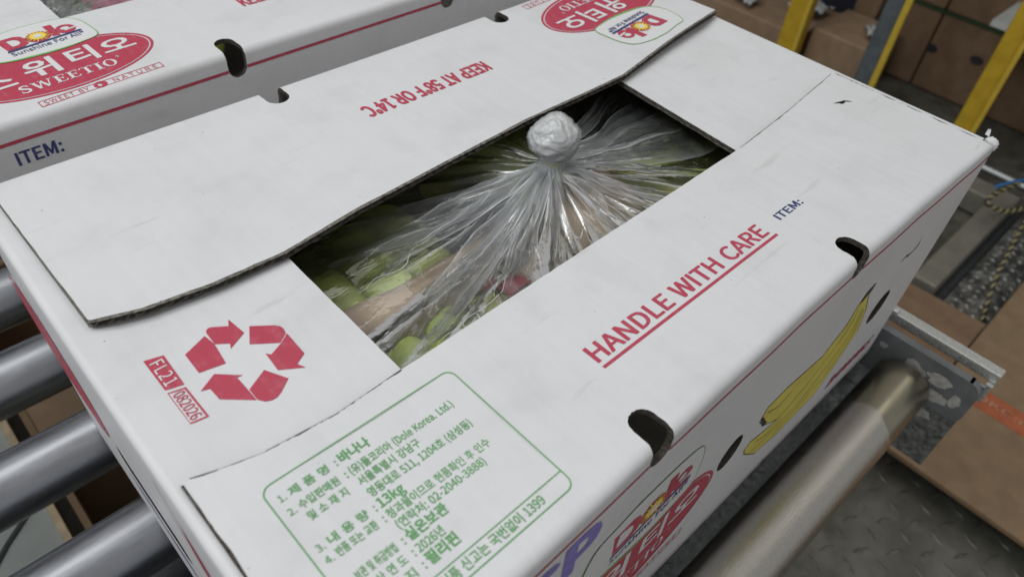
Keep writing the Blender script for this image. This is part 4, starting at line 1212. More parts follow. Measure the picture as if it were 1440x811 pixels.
def film(name, haze, gloss_rough, tint=(.92, .95, .97), crinkle=.5, fres=1.0, streak=True, lo=.25, hi=1.9, near=1.0):
    """thin polythene: clear, milky in streaks along its folds, glossy"""
    m = bpy.data.materials.new(name)
    m.use_nodes = True
    nt = m.node_tree
    nt.nodes.remove(nt.nodes["Principled BSDF"])
    out = nt.nodes["Material Output"]
    tr = N(nt, 'ShaderNodeBsdfTransparent')
    tr.inputs[0].default_value = (.97, .98, .98, 1)
    df = N(nt, 'ShaderNodeBsdfDiffuse')
    df.inputs[0].default_value = (*tint, 1)
    tl = N(nt, 'ShaderNodeBsdfTranslucent')
    tl.inputs[0].default_value = (*tint, 1)
    ad = N(nt, 'ShaderNodeMixShader')
    ad.inputs[0].default_value = .3
    nt.links.new(df.outputs[0], ad.inputs[1])
    nt.links.new(tl.outputs[0], ad.inputs[2])
    if streak:
        n = noise_node(nt, 1, 5, .62, 'UV', (120, .8, 1))
    else:
        n = noise_node(nt, 60, 4, .6)
    nb = noise_node(nt, 30, 3, .5)
    mm = N(nt, 'ShaderNodeMath', operation='MULTIPLY_ADD')
    nt.links.new(nb.outputs[0], mm.inputs[0])
    mm.inputs[1].default_value = .5
    mm2 = N(nt, 'ShaderNodeMath', operation='MULTIPLY')
    nt.links.new(n.outputs[0], mm2.inputs[0])
    mm2.inputs[1].default_value = .5
    nt.links.new(mm2.outputs[0], mm.inputs[2])
    rp = ramp(nt, mm.outputs[0], [(.28, (haze * lo,) * 3), (.74, (min(1, haze * hi),) * 3)])
    m1 = N(nt, 'ShaderNodeMixShader')
    if streak:
        tcu = N(nt, 'ShaderNodeTexCoord')
        sx_ = N(nt, 'ShaderNodeSeparateXYZ')
        nt.links.new(tcu.outputs['UV'], sx_.inputs[0])
        mr = N(nt, 'ShaderNodeMapRange')
        mr.interpolation_type = 'SMOOTHSTEP'
        mr.inputs['From Min'].default_value = 0
        mr.inputs['From Max'].default_value = .75
        mr.inputs['To Min'].default_value = near
        mr.inputs['To Max'].default_value = 1
        nt.links.new(sx_.outputs['Y'], mr.inputs['Value'])
        mu = N(nt, 'ShaderNodeMath', operation='MULTIPLY')
        mu.use_clamp = True
        nt.links.new(rp.outputs[0], mu.inputs[0])
        nt.links.new(mr.outputs[0], mu.inputs[1])
        nt.links.new(mu.outputs[0], m1.inputs[0])
    else:
        nt.links.new(rp.outputs[0], m1.inputs[0])
    nt.links.new(tr.outputs[0], m1.inputs[1])
    nt.links.new(ad.outputs[0], m1.inputs[2])
    gl = N(nt, 'ShaderNodeBsdfGlossy')
    gl.inputs['Color'].default_value = (1, 1, 1, 1)
    gl.inputs['Roughness'].default_value = gloss_rough
    fr_ = N(nt, 'ShaderNodeFresnel')
    fr_.inputs[0].default_value = 1.45
    mul = N(nt, 'ShaderNodeMath', operation='MULTIPLY')
    mul.inputs[1].default_value = fres
    nt.links.new(fr_.outputs[0], mul.inputs[0])
    m2 = N(nt, 'ShaderNodeMixShader')
    nt.links.new(mul.outputs[0], m2.inputs[0])
    nt.links.new(m1.outputs[0], m2.inputs[1])
    nt.links.new(gl.outputs[0], m2.inputs[2])
    nt.links.new(m2.outputs[0], out.inputs[0])
    b1 = N(nt, 'ShaderNodeBump')
    b1.inputs['Strength'].default_value = crinkle
    b1.inputs['Distance'].default_value = .0016
    nt.links.new(n.outputs[0], b1.inputs['Height'])
    n3 = noise_node(nt, 70, 3, .55)
    b2 = N(nt, 'ShaderNodeBump')
    b2.inputs['Strength'].default_value = crinkle
    b2.inputs['Distance'].default_value = .0030
    nt.links.new(n3.outputs[0], b2.inputs['Height'])
    nt.links.new(b1.outputs[0], b2.inputs['Normal'])
    for sh in (gl, fr_):
        nt.links.new(b2.outputs[0], sh.inputs['Normal'])
    return m


M_FILM = film("clear_film", .032, .06, crinkle=.20, fres=.9, hi=2.0, near=2.2)
M_PLEAT = film("gathered_film", .14, .13, crinkle=.14, fres=.5, hi=1.7, near=3.6)
M_CREASE = film("creased_film_line", .62, .12, crinkle=.1, fres=1.0)
M_KNOT, _nt, _b = new_mat("knotted_film")
_b.inputs['Base Color'].default_value = (.95, .96, .96, 1)
_b.inputs['Roughness'].default_value = .13
_b.inputs['Specular IOR Level'].default_value = .7
_b.inputs['Subsurface Weight'].default_value = 1.0
_b.inputs['Subsurface Radius'].default_value = (1, 1, 1)
_b.inputs['Subsurface Scale'].default_value = .007
bump(_nt, _b, noise_node(_nt, 1, 4, .6, stretch=(60, 130, 190)).outputs[0], .8, .0035)


def banana_mat():
    m, nt, b = new_mat("green_yellow_peel")
    n = noise_node(nt, 22, 4, .6)
    r = ramp(nt, n.outputs[0], [(.3, (.46, .62, .10)), (.5, (.64, .72, .15)), (.72, (.76, .74, .20))])
    n2 = noise_node(nt, 260, 2, .5)
    r2 = ramp(nt, n2.outputs[0], [(0, (.30, .24, .12)), (.24, (.30, .24, .12)), (.30, (1, 1, 1)), (1, (1, 1, 1))])
    mx = N(nt, 'ShaderNodeMix', data_type='RGBA', blend_type='MULTIPLY')
    mx.inputs['Factor'].default_value = .8
    nt.links.new(r.outputs[0], mx.inputs['A'])
    nt.links.new(r2.outputs[0], mx.inputs['B'])
    nt.links.new(mx.outputs['Result'], b.inputs['Base Color'])
    b.inputs['Roughness'].default_value = .42
    return m


M_BANANA = banana_mat()
M_TIP = plain("dry_banana_tip", (.05, .04, .025), .8, 0, 200, .4)


# ------------------------------------------------------------------ fruit in the carton
def banana(parent, x, tilt, apex_y, apex_z, length, rad, spread, name="banana"):
    """one curved fruit lying along y, hump up"""
    pts, rs = [], []
    n = 15
    R_ = length / 1.5
    for i in range(n):
        t = i / (n - 1)
        a = (t - .5) * 1.5
        y = R_ * math.sin(a)
        z = R_ * (math.cos(a) - 1)
        pts.append((x + spread * y + .004 * math.sin(3 * t), apex_y + y * math.cos(tilt) - z * math.sin(tilt), apex_z - rad + z * math.cos(tilt) + y * math.sin(tilt)))
        k = 1.0
        if t < .16:
            k = .42 + .58 * sm(t / .16)
        if t > .82:
            k = .30 + .70 * sm((1 - t) / .18)
        rs.append(rad * k)
    vs, fs = tube_vf(pts, rs, 20)
    # five soft ridges
    seg = 20
    for i in range(n):
        c = Vector(pts[i])
        for k in range(seg):
            v = vs[i * seg + k]
            vs[i * seg + k] = c + (v - c) * (1 + .045 * math.cos(5 * 2 * PI * k / seg))
    b = link(name, vs, fs, M_BANANA, parent, smooth=True)
    tip = tube_vf([pts[0], (pts[0][0], pts[0][1] - .005, pts[0][2] - .004)], [rad * .44, rad * .34], 10)
    link("dry_tip", tip[0], tip[1], M_TIP, b, smooth=True)
    return b


def hand(label, x, n, apex_y, apex_z, pitch=.034, length=.17, rad=.0175, tilt=0.0):
    root = thing("banana_hand", label, "bananas", group="banana hands packed in the foreground carton")
    crown = None
    for i in range(n):
        k = i - (n - 1) / 2
        banana(root, x + k * pitch, tilt + random.uniform(-.08, .08), apex_y + random.uniform(-.006, .006), apex_z - .006 * k * k + random.uniform(-.003, .003), length, rad * random.uniform(.93, 1.05), .08 * k)
    c = Vector((x, apex_y + length * .44, apex_z - .075))
    v, f = tube_vf([c + Vector((-pitch * n * .4, 0, 0)), c, c + Vector((pitch * n * .4, 0, 0))], [.011, .014, .011], 10)
    link("crown", v, f, M_BANANA, root, smooth=True)
    rebase(root, (x, apex_y, apex_z - .12))
    return root


h1 = hand("green yellow bananas at the left end of the window, behind the brown pad", .166, 3, .228, -.040)
h2 = hand("pale green bananas at the near left of the window before the brown pad", .172, 3, .140, -.046, .030)
h3 = hand("green bananas with a red sticker, under the folds below the plastic knot", .240, 2, .140, -.047, .031)
h4 = hand("bright green bananas at the near edge of the window, right of the plastic knot", .318, 2, .140, -.046, .031)
h5 = hand("green bananas at the right corner of the carton window", .425, 2, .150, -.041)
h6 = hand("yellow green bananas peeping out behind the plastic knot", .322, 2, .250, -.041)
# the red sticker on the middle hand
sv = []
for i in range(6):
    for j in range(4):
        a = -.7 + 1.4 * i / 5
        sv.append((.2245 + .0182 * math.sin(a) * .9, .153 + .024 * (j / 3 - .5), -.0455 + .0180 * (math.cos(a) - 1) + .0012 - .05 * abs(j / 3 - .3) * .02))
sf = [(4 * i + j, 4 * i + j + 1, 4 * i + j + 5, 4 * i + j + 4) for i in range(5) for j in range(3)]
st = link("red_sticker", sv, sf, M_RED, smooth=True)
st.parent = h3
bpy.context.view_layer.update()
st.data.transform(Matrix.Translation(-h3.location))

# brown paper pad between the two rows
pv, pf = [], []
nu, nw = 46, 9
for i in range(nu):
    x = .095 + .245 * i / (nu - 1)
    for j in range(nw):
        t = j / (nw - 1)
        lo_ = .160 - .026 * sm((x - .205) / .04)
        y = lo_ + (.190 - lo_) * t + .004 * math.sin(x * 26)
        z = -.0440 + .0060 * math.sin(t * 2.6) + .0035 * noise.noise(Vector((x * 28, t * 2, 3))) + .006 * sm((x - .26) / .05) - .010 * (1 - sm(t * 4)) - .02 * sm((.12 - x) / .03)
        pv.append((x, y, z))
for i in range(nu - 1):
    for j in range(nw - 1):
        a = i * nw + j
        pf.append((a, a + nw, a + nw + 1, a + 1))
pad = link("paper_pad", pv, pf, M_KRAFT, smooth=True)
md = pad.modifiers.new("thickness", 'SOLIDIFY')
md.thickness = .0012
tag(pad, "strip of brown kraft paper lying under the clear bag between the banana rows", "paper")


# ------------------------------------------------------------------ the clear bag, gathered in a knot
KX, KY, KZ = .2965, .1920, .0050
bag = thing("plastic_bag", "clear plastic bag tied in a white knot, filling the window of the nearer carton", "plastic bag")


def ridge(t):
    f = t - math.floor(t)
    return 1 - abs(2 * f - 1)


def canopy(th, r, seed=0.0):
    """height of the gathered film below the knot, by direction and distance"""
    c, s = math.cos(th), math.sin(th)
    base = -.011 - .0200 * (1 - math.exp(-r / .032)) - .03 * max(0, r - .14)
    # back side stays high under the flap edge
    base += .008 * sm((s - .1) / .5) * sm(r / .04)
    near = math.exp(-r / .07)
    w1 = noise.noise(Vector((c * 3.2, s * 3.2, r * 5 + seed)))
    w2 = noise.noise(Vector((c * 8.5, s * 8.5, r * 8 + 4 + seed)))
    w4 = noise.noise(Vector((c * 7 + 3, s * 7, r * 2.5 + 2 + seed)))
    w5 = ridge(th * 15 / (2 * PI) + 1.5 * noise.noise(Vector((c * 2.5, s * 2.5, r * 7 + seed))))
    a = min(1, r / .03)
    z = base + a * (.0050 * w1 + .0016 * w2) + a * .0040 * w4 * (.5 + near) + a * .0030 * (w5 ** 2 - .35) * (.35 + near)
    return min(z, -.0055 if r > .024 else z)


def radial(name, t0, t1, nt_, r1f, m, parent, seed=0.0, dz=0.0, fold=0.0, nr=64, r0=.007):
    V, F = [], []
    closed = abs(t1 - t0 - 2 * PI) < 1e-6
    for i in range(nt_ if closed else nt_ + 1):
        th0 = t0 + (t1 - t0) * i / nt_
        for j in range(nr):
            q = j / (nr - 1)
            R1 = r1f(th0)
            r = r0 + (R1 - r0) * q ** 1.25
            th = th0
            if fold:
                th += fold * math.sin(th0 * 15 + 6 * noise.noise(Vector((th0 * 3, seed, 0)))) * (1 - .55 * q)
            x, y = KX + r * math.cos(th), KY + r * math.sin(th)
            x = min(max(x, .012), CL - .012)
            y = min(max(y, .010), CW - .010)
            V.append((x, y, canopy(th0, r, seed) + dz * sm(r / .03)))
    n = nt_ if closed else nt_ + 1
    for i in range(nt_):
        k = (i + 1) % n
        for j in range(nr - 1):
            F.append((i * nr + j, k * nr + j, k * nr + j + 1, i * nr + j + 1))
    o = link(name, V, F, m, parent, smooth=True)
    uv = o.data.uv_layers.new(name="along_folds")
    for p in o.data.polygons:
        for li in p.loop_indices:
            vi = o.data.loops[li].vertex_index
            i, j = divmod(vi, nr)
            a = i / nt_
            if closed and i == 0 and max(o.data.loops[q].vertex_index for q in p.loop_indices) >= (nt_ - 1) * nr:
                a = 1.0
            uv.data[li].uv = ((t0 + (t1 - t0) * a) / (2 * PI) + seed, (j / (nr - 1)) * 1.6)
    return o


radial("film_canopy", 0, 2 * PI, 560, lambda t: .285, M_FILM, bag, nr=90)
def pleat_mat():
    """flattened fold of film: faintly milky, its two folded edges bright"""
    m = bpy.data.materials.new("pleated_film")
    m.use_nodes = True
    nt = m.node_tree
    nt.nodes.remove(nt.nodes["Principled BSDF"])
    out = nt.nodes["Material Output"]
    tc = N(nt, 'ShaderNodeTexCoord')
    sp = N(nt, 'ShaderNodeSeparateXYZ')
    nt.links.new(tc.outputs['UV'], sp.inputs[0])
    # distance from the middle of the fold, 0..1
    a1 = N(nt, 'ShaderNodeMath', operation='MULTIPLY_ADD')
    nt.links.new(sp.outputs['X'], a1.inputs[0])
    a1.inputs[1].default_value = 2
    a1.inputs[2].default_value = -1
    a2 = N(nt, 'ShaderNodeMath', operation='ABSOLUTE')
    nt.links.new(a1.outputs[0], a2.inputs[0])
    edge = ramp(nt, a2.outputs[0], [(0, (.10,) * 3), (.75, (.15,) * 3), (.90, (.24,) * 3), (.96, (.46,) * 3), (1, (.34,) * 3)])
    n = noise_node(nt, 1, 4, .6, 'UV', (7, 1.6, 1))
    nr_ = ramp(nt, n.outputs[0], [(.25, (.35,) * 3), (.75, (1.5,) * 3)])
    mu = N(nt, 'ShaderNodeMath', operation='MULTIPLY')
    nt.links.new(edge.outputs[0], mu.inputs[0])
    nt.links.new(nr_.outputs[0], mu.inputs[1])
    mr = N(nt, 'ShaderNodeMapRange')
    mr.interpolation_type = 'SMOOTHSTEP'
    for k_, v_ in (('From Min', 0), ('From Max', .55), ('To Min', 3.4), ('To Max', 1)):
        mr.inputs[k_].default_value = v_
    nt.links.new(sp.outputs['Y'], mr.inputs['Value'])
    # and fading out again at the outer end
    mr2 = N(nt, 'ShaderNodeMapRange')
    mr2.interpolation_type = 'SMOOTHSTEP'
    for k_, v_ in (('From Min', .62), ('From Max', .99), ('To Min', 1), ('To Max', .02)):
        mr2.inputs[k_].default_value = v_
    nt.links.new(sp.outputs['Y'], mr2.inputs['Value'])
    mu2 = N(nt, 'ShaderNodeMath', operation='MULTIPLY')
    nt.links.new(mu.outputs[0], mu2.inputs[0])
    nt.links.new(mr.outputs[0], mu2.inputs[1])
    mu3 = N(nt, 'ShaderNodeMath', operation='MULTIPLY')
    mu3.use_clamp = True
    nt.links.new(mu2.outputs[0], mu3.inputs[0])
    nt.links.new(mr2.outputs[0], mu3.inputs[1])
    tr = N(nt, 'ShaderNodeBsdfTransparent')
    tr.inputs[0].default_value = (.98, .985, .985, 1)
    df = N(nt, 'ShaderNodeBsdfDiffuse')
    df.inputs[0].default_value = (.92, .95, .97, 1)
    tl = N(nt, 'ShaderNodeBsdfTranslucent')
    tl.inputs[0].default_value = (.92, .95, .97, 1)
    ad = N(nt, 'ShaderNodeMixShader')
    ad.inputs[0].default_value = .3
    nt.links.new(df.outputs[0], ad.inputs[1])
    nt.links.new(tl.outputs[0], ad.inputs[2])
    m1 = N(nt, 'ShaderNodeMixShader')
    nt.links.new(mu3.outputs[0], m1.inputs[0])
    nt.links.new(tr.outputs[0], m1.inputs[1])
    nt.links.new(ad.outputs[0], m1.inputs[2])
    gl = N(nt, 'ShaderNodeBsdfGlossy')
    gl.inputs['Roughness'].default_value = .075
    fr_ = N(nt, 'ShaderNodeFresnel')
    fr_.inputs[0].default_value = 1.45
    mf = N(nt, 'ShaderNodeMath', operation='MULTIPLY')
    mf.inputs[1].default_value = .9
    nt.links.new(fr_.outputs[0], mf.inputs[0])
    m2 = N(nt, 'ShaderNodeMixShader')
    nt.links.new(mf.outputs[0], m2.inputs[0])
    nt.links.new(m1.outputs[0], m2.inputs[1])
    nt.links.new(gl.outputs[0], m2.inputs[2])
    nt.links.new(m2.outputs[0], out.inputs[0])
    n3 = noise_node(nt, 60, 3, .55)
    b2 = N(nt, 'ShaderNodeBump')
    b2.inputs['Strength'].default_value = .35
    b2.inputs['Distance'].default_value = .003
    nt.links.new(n3.outputs[0], b2.inputs['Height'])
    for sh in (gl, fr_):
        nt.links.new(b2.outputs[0], sh.inputs['Normal'])
    return m


M_RIBBON = pleat_mat()


def pleat(tx, ty, w1, lift, seed, w0=.0035, bend=0.0, nw_=15, nl=60):
    """one flattened fold running from the neck of the knot to (tx, ty)"""
    V, F = [], []
    d = Vector((tx - KX, ty - KY))
    L = d.length
    d.normalize()
    nrm = Vector((-d.y, d.x))
    for i in range(nl):
        t = i / (nl - 1)
        r = .006 + (L * 1.08 - .006) * t
        hw = (w0 + (w1 - w0) * t ** .8) * (1 + .22 * noise.noise(Vector((t * 3.2, seed, 1))))
        side = bend * math.sin(PI * t) + .005 * t * noise.noise(Vector((t * 4, seed, 6)))
        for j in range(nw_):
            q = 2 * j / (nw_ - 1) - 1
            x = KX + d.x * r + nrm.x * (side + q * hw)
            y = KY + d.y * r + nrm.y * (side + q * hw)
            rr = math.hypot(x - KX, y - KY)
            z = canopy(math.atan2(y - KY, x - KX), rr) * .55 + canopy(math.atan2(d.y, d.x), r) * .45
            z += lift * sm(r / .03) * (1 - .35 * t) + .0016 * math.cos(q * 4.5 + seed + 2.5 * noise.noise(Vector((t * 3, seed, 2)))) * sm(r / .02) - .0014 * abs(q) ** 6
            z += .0011 * noise.noise(Vector((x * 90, y * 90, seed)))
            x = min(max(x, .012), CL - .012)
            V.append((x, min(max(y, .012), CW - .012), min(z, -.0050) if rr > .024 else z))
    for i in range(nl - 1):
        for j in range(nw_ - 1):
            a = i * nw_ + j
            F.append((a, a + nw_, a + nw_ + 1, a + 1))
    o = link("gathered_fold", V, F, M_RIBBON, bag, smooth=True)
    uv = o.data.uv_layers.new(name="along_fold")
    for p in o.data.polygons:
        for li in p.loop_indices:
            i, j = divmod(o.data.loops[li].vertex_index, nw_)
            uv.data[li].uv = (j / (nw_ - 1), i / (nl - 1))
    return o


radial("film_canopy", 0, 2 * PI, 560, lambda t: .285, M_FILM, bag, nr=90)
for args in ((.118, .138, .0150, .0060, 3.1, .005, .004), (.150, .143, .0120, .0090, 5.7, .004, -.003), (.176, .136, .0090, .0050, 8.2, .004, .003), (.206, .130, .0110, .0080, 7.3, .004, -.004), (.236, .124, .0085, .0050, 2.9, .004, .002),
             (.150, .226, .0190, .0020, 9.9, .007, .003), (.150, .200, .0150, .0045, 6.3, .006, -.004), (.178, .176, .0100, .0060, 12.7, .004, .002), (.300, .124, .0075, .0040, 11.4, .006, 0), (.322, .124, .0050, .0060, 13.0, .003, .003),
             (.352, .122, .0065, .0055, 14.1, .003, -.003), (.392, .122, .0060, .0060, 15.9, .003, .004), (.445, .160, .0190, .0030, 15.2, .007, -.004), (.440, .185, .0150, .0050, 17.7, .005, .003), (.430, .214, .0120, .0030, 19.1, .004, 0), (.412, .236, .0060, .0040, 21.3, .003, .002)):
    pleat(*args)
# bright hair-thin creases where the film is folded back on itself
V, F = [], []
rnd = random.Random(23)
for q in range(40):
    sec = rnd.choice(((-170, -148, .19), (-168, -150, .19), (-150, -126, .12), (158, 186, .15), (-94, -40, .10), (-62, -36, .12), (-26, 6, .15), (6, 28, .15), (-126, -94, .09)))
    th = math.radians(rnd.uniform(sec[0], sec[1]))
    r_a = rnd.uniform(.010, .010 + .45 * sec[2])
    r_b = min(sec[2] * 1.1, r_a + rnd.uniform(.02, .8 * sec[2]))
    w0 = rnd.uniform(.00016, .00042)
    lift = rnd.uniform(.0015, .0075)
    n = 22
    b = len(V)
    ph = rnd.uniform(0, 50)
    for i in range(n):
        t = i / (n - 1)
        r = r_a + (r_b - r_a) * t
        a = th + .20 * noise.noise(Vector((ph, r * 16, 0))) * min(1, r / .06) + .04 * noise.noise(Vector((ph, r * 70, 4))) * min(1, r / .06)
        w = w0 * math.sin(PI * min(1, max(0, t * .96 + .02))) ** .6
        z = canopy(a, r) + lift * sm(r / .03) * (1 - .3 * t)
        nx, ny = -math.sin(a), math.cos(a)
        for sg in (-1, 1):
            V.append((KX + r * math.cos(a) + sg * nx * w, KY + r * math.sin(a) + sg * ny * w, min(z, -.004)))
    for i in range(n - 1):
        F.append((b + 2 * i, b + 2 * i + 1, b + 2 * i + 3, b + 2 * i + 2))
# short crinkles across the film
for q in range(90):
    x0, y0 = rnd.uniform(.11, .40), rnd.uniform(.115, .225)
    if math.hypot(x0 - KX, y0 - KY) < .03:
        continue
    ang = rnd.uniform(0, 2 * PI)
    ln_ = rnd.uniform(.003, .013)
    bend = rnd.uniform(-70, 70)
    w0 = rnd.uniform(.00012, .00032)
    b = len(V)
    n = 9
    px_, py_ = x0, y0
    for i in range(n):
        t = i / (n - 1)
        w = w0 * math.sin(PI * (t * .96 + .02)) ** .7
        rr_, tt_ = math.hypot(px_ - KX, py_ - KY), math.atan2(py_ - KY, px_ - KX)
        z = canopy(tt_, rr_) + .0022
        for sg in (-1, 1):
            V.append((px_ - sg * math.sin(ang) * w, py_ + sg * math.cos(ang) * w, min(z, -.004)))
        ang += bend * ln_ / n
        px_ += math.cos(ang) * ln_ / n
        py_ += math.sin(ang) * ln_ / n
    for i in range(n - 1):
        F.append((b + 2 * i, b + 2 * i + 1, b + 2 * i + 3, b + 2 * i + 2))
cr = link("fold_crease", V, F, M_CREASE, bag, smooth=True)
cr['kind'] = 'stuff'

def crumple(p):
    """folded, creased film: warped ridges running round the ball"""
    w = Vector((noise.noise(p * 1.5), noise.noise(p * 1.5 + Vector((9, 0, 0))), noise.noise(p * 1.5 + Vector((0, 9, 0)))))
    q = Vector((p.x * .8 + p.z * .5, p.y * .8, p.z * 1.5 - p.x * .9)) + w * .45
    k = 1 + .11 * noise.noise(p * 1.3 + Vector((.4, 0, .7)))
    k += .15 * (.62 - abs(noise.noise(q * 1.7)) * 1.9) * .6
    k += .055 * (.5 - abs(noise.noise(q * 3.4 + Vector((3, 1, 0)))) * 1.9) * .6
    k += .014 * (.5 - abs(noise.noise(q * 7.0 + Vector((1, 5, 0)))) * 1.9) * .6
    return k


# knot: a twisted ball of film with a short tuft
bm = bmesh.new()
bmesh.ops.create_uvsphere(bm, u_segments=120, v_segments=70, radius=1)
for v in bm.verts:
    p = v.co.copy()
    az = math.atan2(p.y, p.x)
    k = crumple(p)
    v.co = Vector((KX + p.x * .0160 * k, KY + p.y * .0154 * k, KZ + p.z * .0142 * k))
vs = [v.co.copy() for v in bm.verts]
fs = [tuple(v.index for v in f.verts) for f in bm.faces]
bm.free()
link("knot", vs, fs, M_KNOT, bag, smooth=True)
# outer turn of clear film, pulled into tight wrinkles over the ball
bm = bmesh.new()
bmesh.ops.create_uvsphere(bm, u_segments=160, v_segments=90, radius=1)
pole = Vector((.80, -.25, -.30)).normalized()
for v in bm.verts:
    p = v.co.copy()
    ax = p.dot(pole)
    e1 = pole.cross(Vector((0, 0, 1))).normalized()
    e2 = pole.cross(e1)
    az = math.atan2(p.dot(e2), p.dot(e1))
    wr_ = ridge(az * 17 / (2 * PI) + 1.2 * noise.noise(p * 2.2)) - .5
    wr2 = ridge(az * 38 / (2 * PI) + 1.6 * noise.noise(p * 3.1)) - .5
    k = crumple(p) * .985 + .05 * wr_ * sm((ax + .5) / 1.2) + .028 * wr2 * sm((ax + .3) / 1.0)
    v.co = Vector((KX + p.x * .0172 * k, KY + p.y * .0165 * k, KZ + p.z * .0152 * k))
vs = [v.co.copy() for v in bm.verts]
fs = [tuple(v.index for v in f.verts) for f in bm.faces]
bm.free()
link("knot_wrap", vs, fs, film("wrap_film", .26, .06, (.97, .98, .98), crinkle=1.0, fres=.8, streak=False, lo=.4, hi=1.6), bag, smooth=True)
# neck under the knot
V, F = [], []
for i in range(120):
    th = 2 * PI * i / 120
    for j in range(12):
        q = j / 11
        r = (.0085 + .004 * abs(q - .4)) * (1 + .10 * (ridge(th * 24 / (2 * PI)) - .5))
        V.append((KX + r * math.cos(th), KY + r * math.sin(th), KZ - .008 - .016 * q))
for i in range(120):
    k = (i + 1) % 120
    for j in range(11):
        F.append((i * 12 + j, k * 12 + j, k * 12 + j + 1, i * 12 + j + 1))
link("gathered_neck", V, F, M_PLEAT, bag, smooth=True)
# beads of condensation inside the film
V, F = [], []
ico = ([(0, 0, 1), (.894, 0, .447), (.276, .851, .447), (-.724, .526, .447), (-.724, -.526, .447), (.276, -.851, .447), (.95, .3, 0), (0, 1, 0), (-.95, .3, 0), (-.59, -.81, 0), (.59, -.81, 0)],
       [(0, 1, 2), (0, 2, 3), (0, 3, 4), (0, 4, 5), (0, 5, 1), (1, 6, 2), (2, 7, 3), (3, 8, 4), (4, 9, 5), (5, 10, 1)])
cnt = 0
while cnt < 3600:
    x, y = random.uniform(.10, .41), random.uniform(.10, .235)
    dens = noise.noise(Vector((x * 22, y * 22, 1.5)))
    if dens < .0 + random.uniform(-.1, .25):
        continue
    th, r = math.atan2(y - KY, x - KX), math.hypot(x - KX, y - KY)
    if r < .035:
        continue
    z = canopy(th, r) - .0003
    a = random.uniform(.00018, .00050) if random.random() < .9 else random.uniform(.0006, .0011)
    b = len(V)
    V += [(x + p[0] * a, y + p[1] * a, z + p[2] * a * .7) for p in ico[0]]
    F += [tuple(b + i for i in f) for f in ico[1]]
    cnt += 1
m, nt, bb = new_mat("water_bead")
bb.inputs['Base Color'].default_value = (.9, .93, .95, 1)
bb.inputs['Roughness'].default_value = .06
bb.inputs['Transmission Weight'].default_value = .92
bb.inputs['IOR'].default_value = 1.33
dr = link("condensation_beads", V, F, m, bag, smooth=True)
dr['kind'] = 'stuff'
rebase(bag, (KX, KY, -.12))

# the second carton's bag: a crumpled heap of film with a pink print showing
bag2 = thing("plastic_bag", "crumpled clear plastic bag in the window of the second carton at the top edge", "plastic bag")
V, F = [], []
for i in range(60):
    for j in range(40):
        x = .10 + .30 * i / 59
        y = .500 + .17 * j / 39
        V.append((x, y, -.022 + .013 * noise.noise(Vector((x * 45, y * 45, 0))) + .006 * noise.noise(Vector((x * 130, y * 130, 4)))))
for i in range(59):
    for j in range(39):
        a = i * 40 + j
        F.append((a, a + 40, a + 41, a + 1))
M_FOIL = film("crinkled_film", .30, .14, (.75, .78, .78), .6, 1.0, False)
link("film_sheet", V, F, M_FOIL, bag2, smooth=True)
V2 = [(x + .008 * noise.noise(Vector((x * 60, y * 60, 3))), y, z - .004) for x, y, z in V[12 * 40:24 * 40]]
F2 = [(i * 40 + j, i * 40 + j + 40, i * 40 + j + 41, i * 40 + j + 1) for i in range(11) for j in range(2, 34)]
link("pink_print_panel", V2, [f for f in F2], plain("pink_print", (.55, .06, .18), .5, 0, 50, .3), bag2, smooth=True)
rebase(bag2, (.25, .585, -.12))
h7 = hand("green bananas lying under the crumpled bag of the second carton", .20, 4, .66, -.045)
h7['group'] = "banana hands packed in the second carton"
# ------------------------------------------------------------------ floor, conveyor and what lies round it
FZ = -.75
floor = box("floor", -2.5, -2.0, FZ - .02, 5.0, 5.0, FZ, M_FLOOR)
floor['kind'] = 'structure'
# raised lozenges of the tread plate, near the conveyor end
V, F = [], []
px = .036
i0 = 0
for ix in range(-4, 58):
    for iy in range(-26, 22):
        x, y = .55 + ix * px, iy * px
        if x > 2.6:
            continue
        a = PI / 4 if (ix + iy) % 2 == 0 else -PI / 4
        a += .35
        L, w, h = .0155, .0040, .0016
        b = len(V)
        ca, sa = math.cos(a), math.sin(a)
        for (lx, ly, lz) in ((-L, 0, 0), (0, -w, 0), (L, 0, 0), (0, w, 0), (-L * .55, 0, h), (0, -w * .35, h), (L * .55, 0, h), (0, w * .35, h)):
            V.append((x + lx * ca - ly * sa, y + lx * sa + ly * ca, FZ + lz + (.0002 if lz == 0 else 0)))
        F += [(b + 4, b + 5, b + 6, b + 7), (b, b + 1, b + 5, b + 4), (b + 1, b + 2, b + 6, b + 5), (b + 2, b + 3, b + 7, b + 6), (b + 3, b, b + 4, b + 7)]
tr = link("tread_lozenges", V, F, M_TREAD, floor)
tr['kind'] = 'stuff'
wall = box("wall", 4.6, -2.0, FZ, 4.7, 5.0, 2.5, M_WALL)
wall['kind'] = 'structure'
wall2 = box("wall", -2.5, 4.9, FZ, 4.6, 5.0, 2.5, M_WALL)
wall2['kind'] = 'structure'

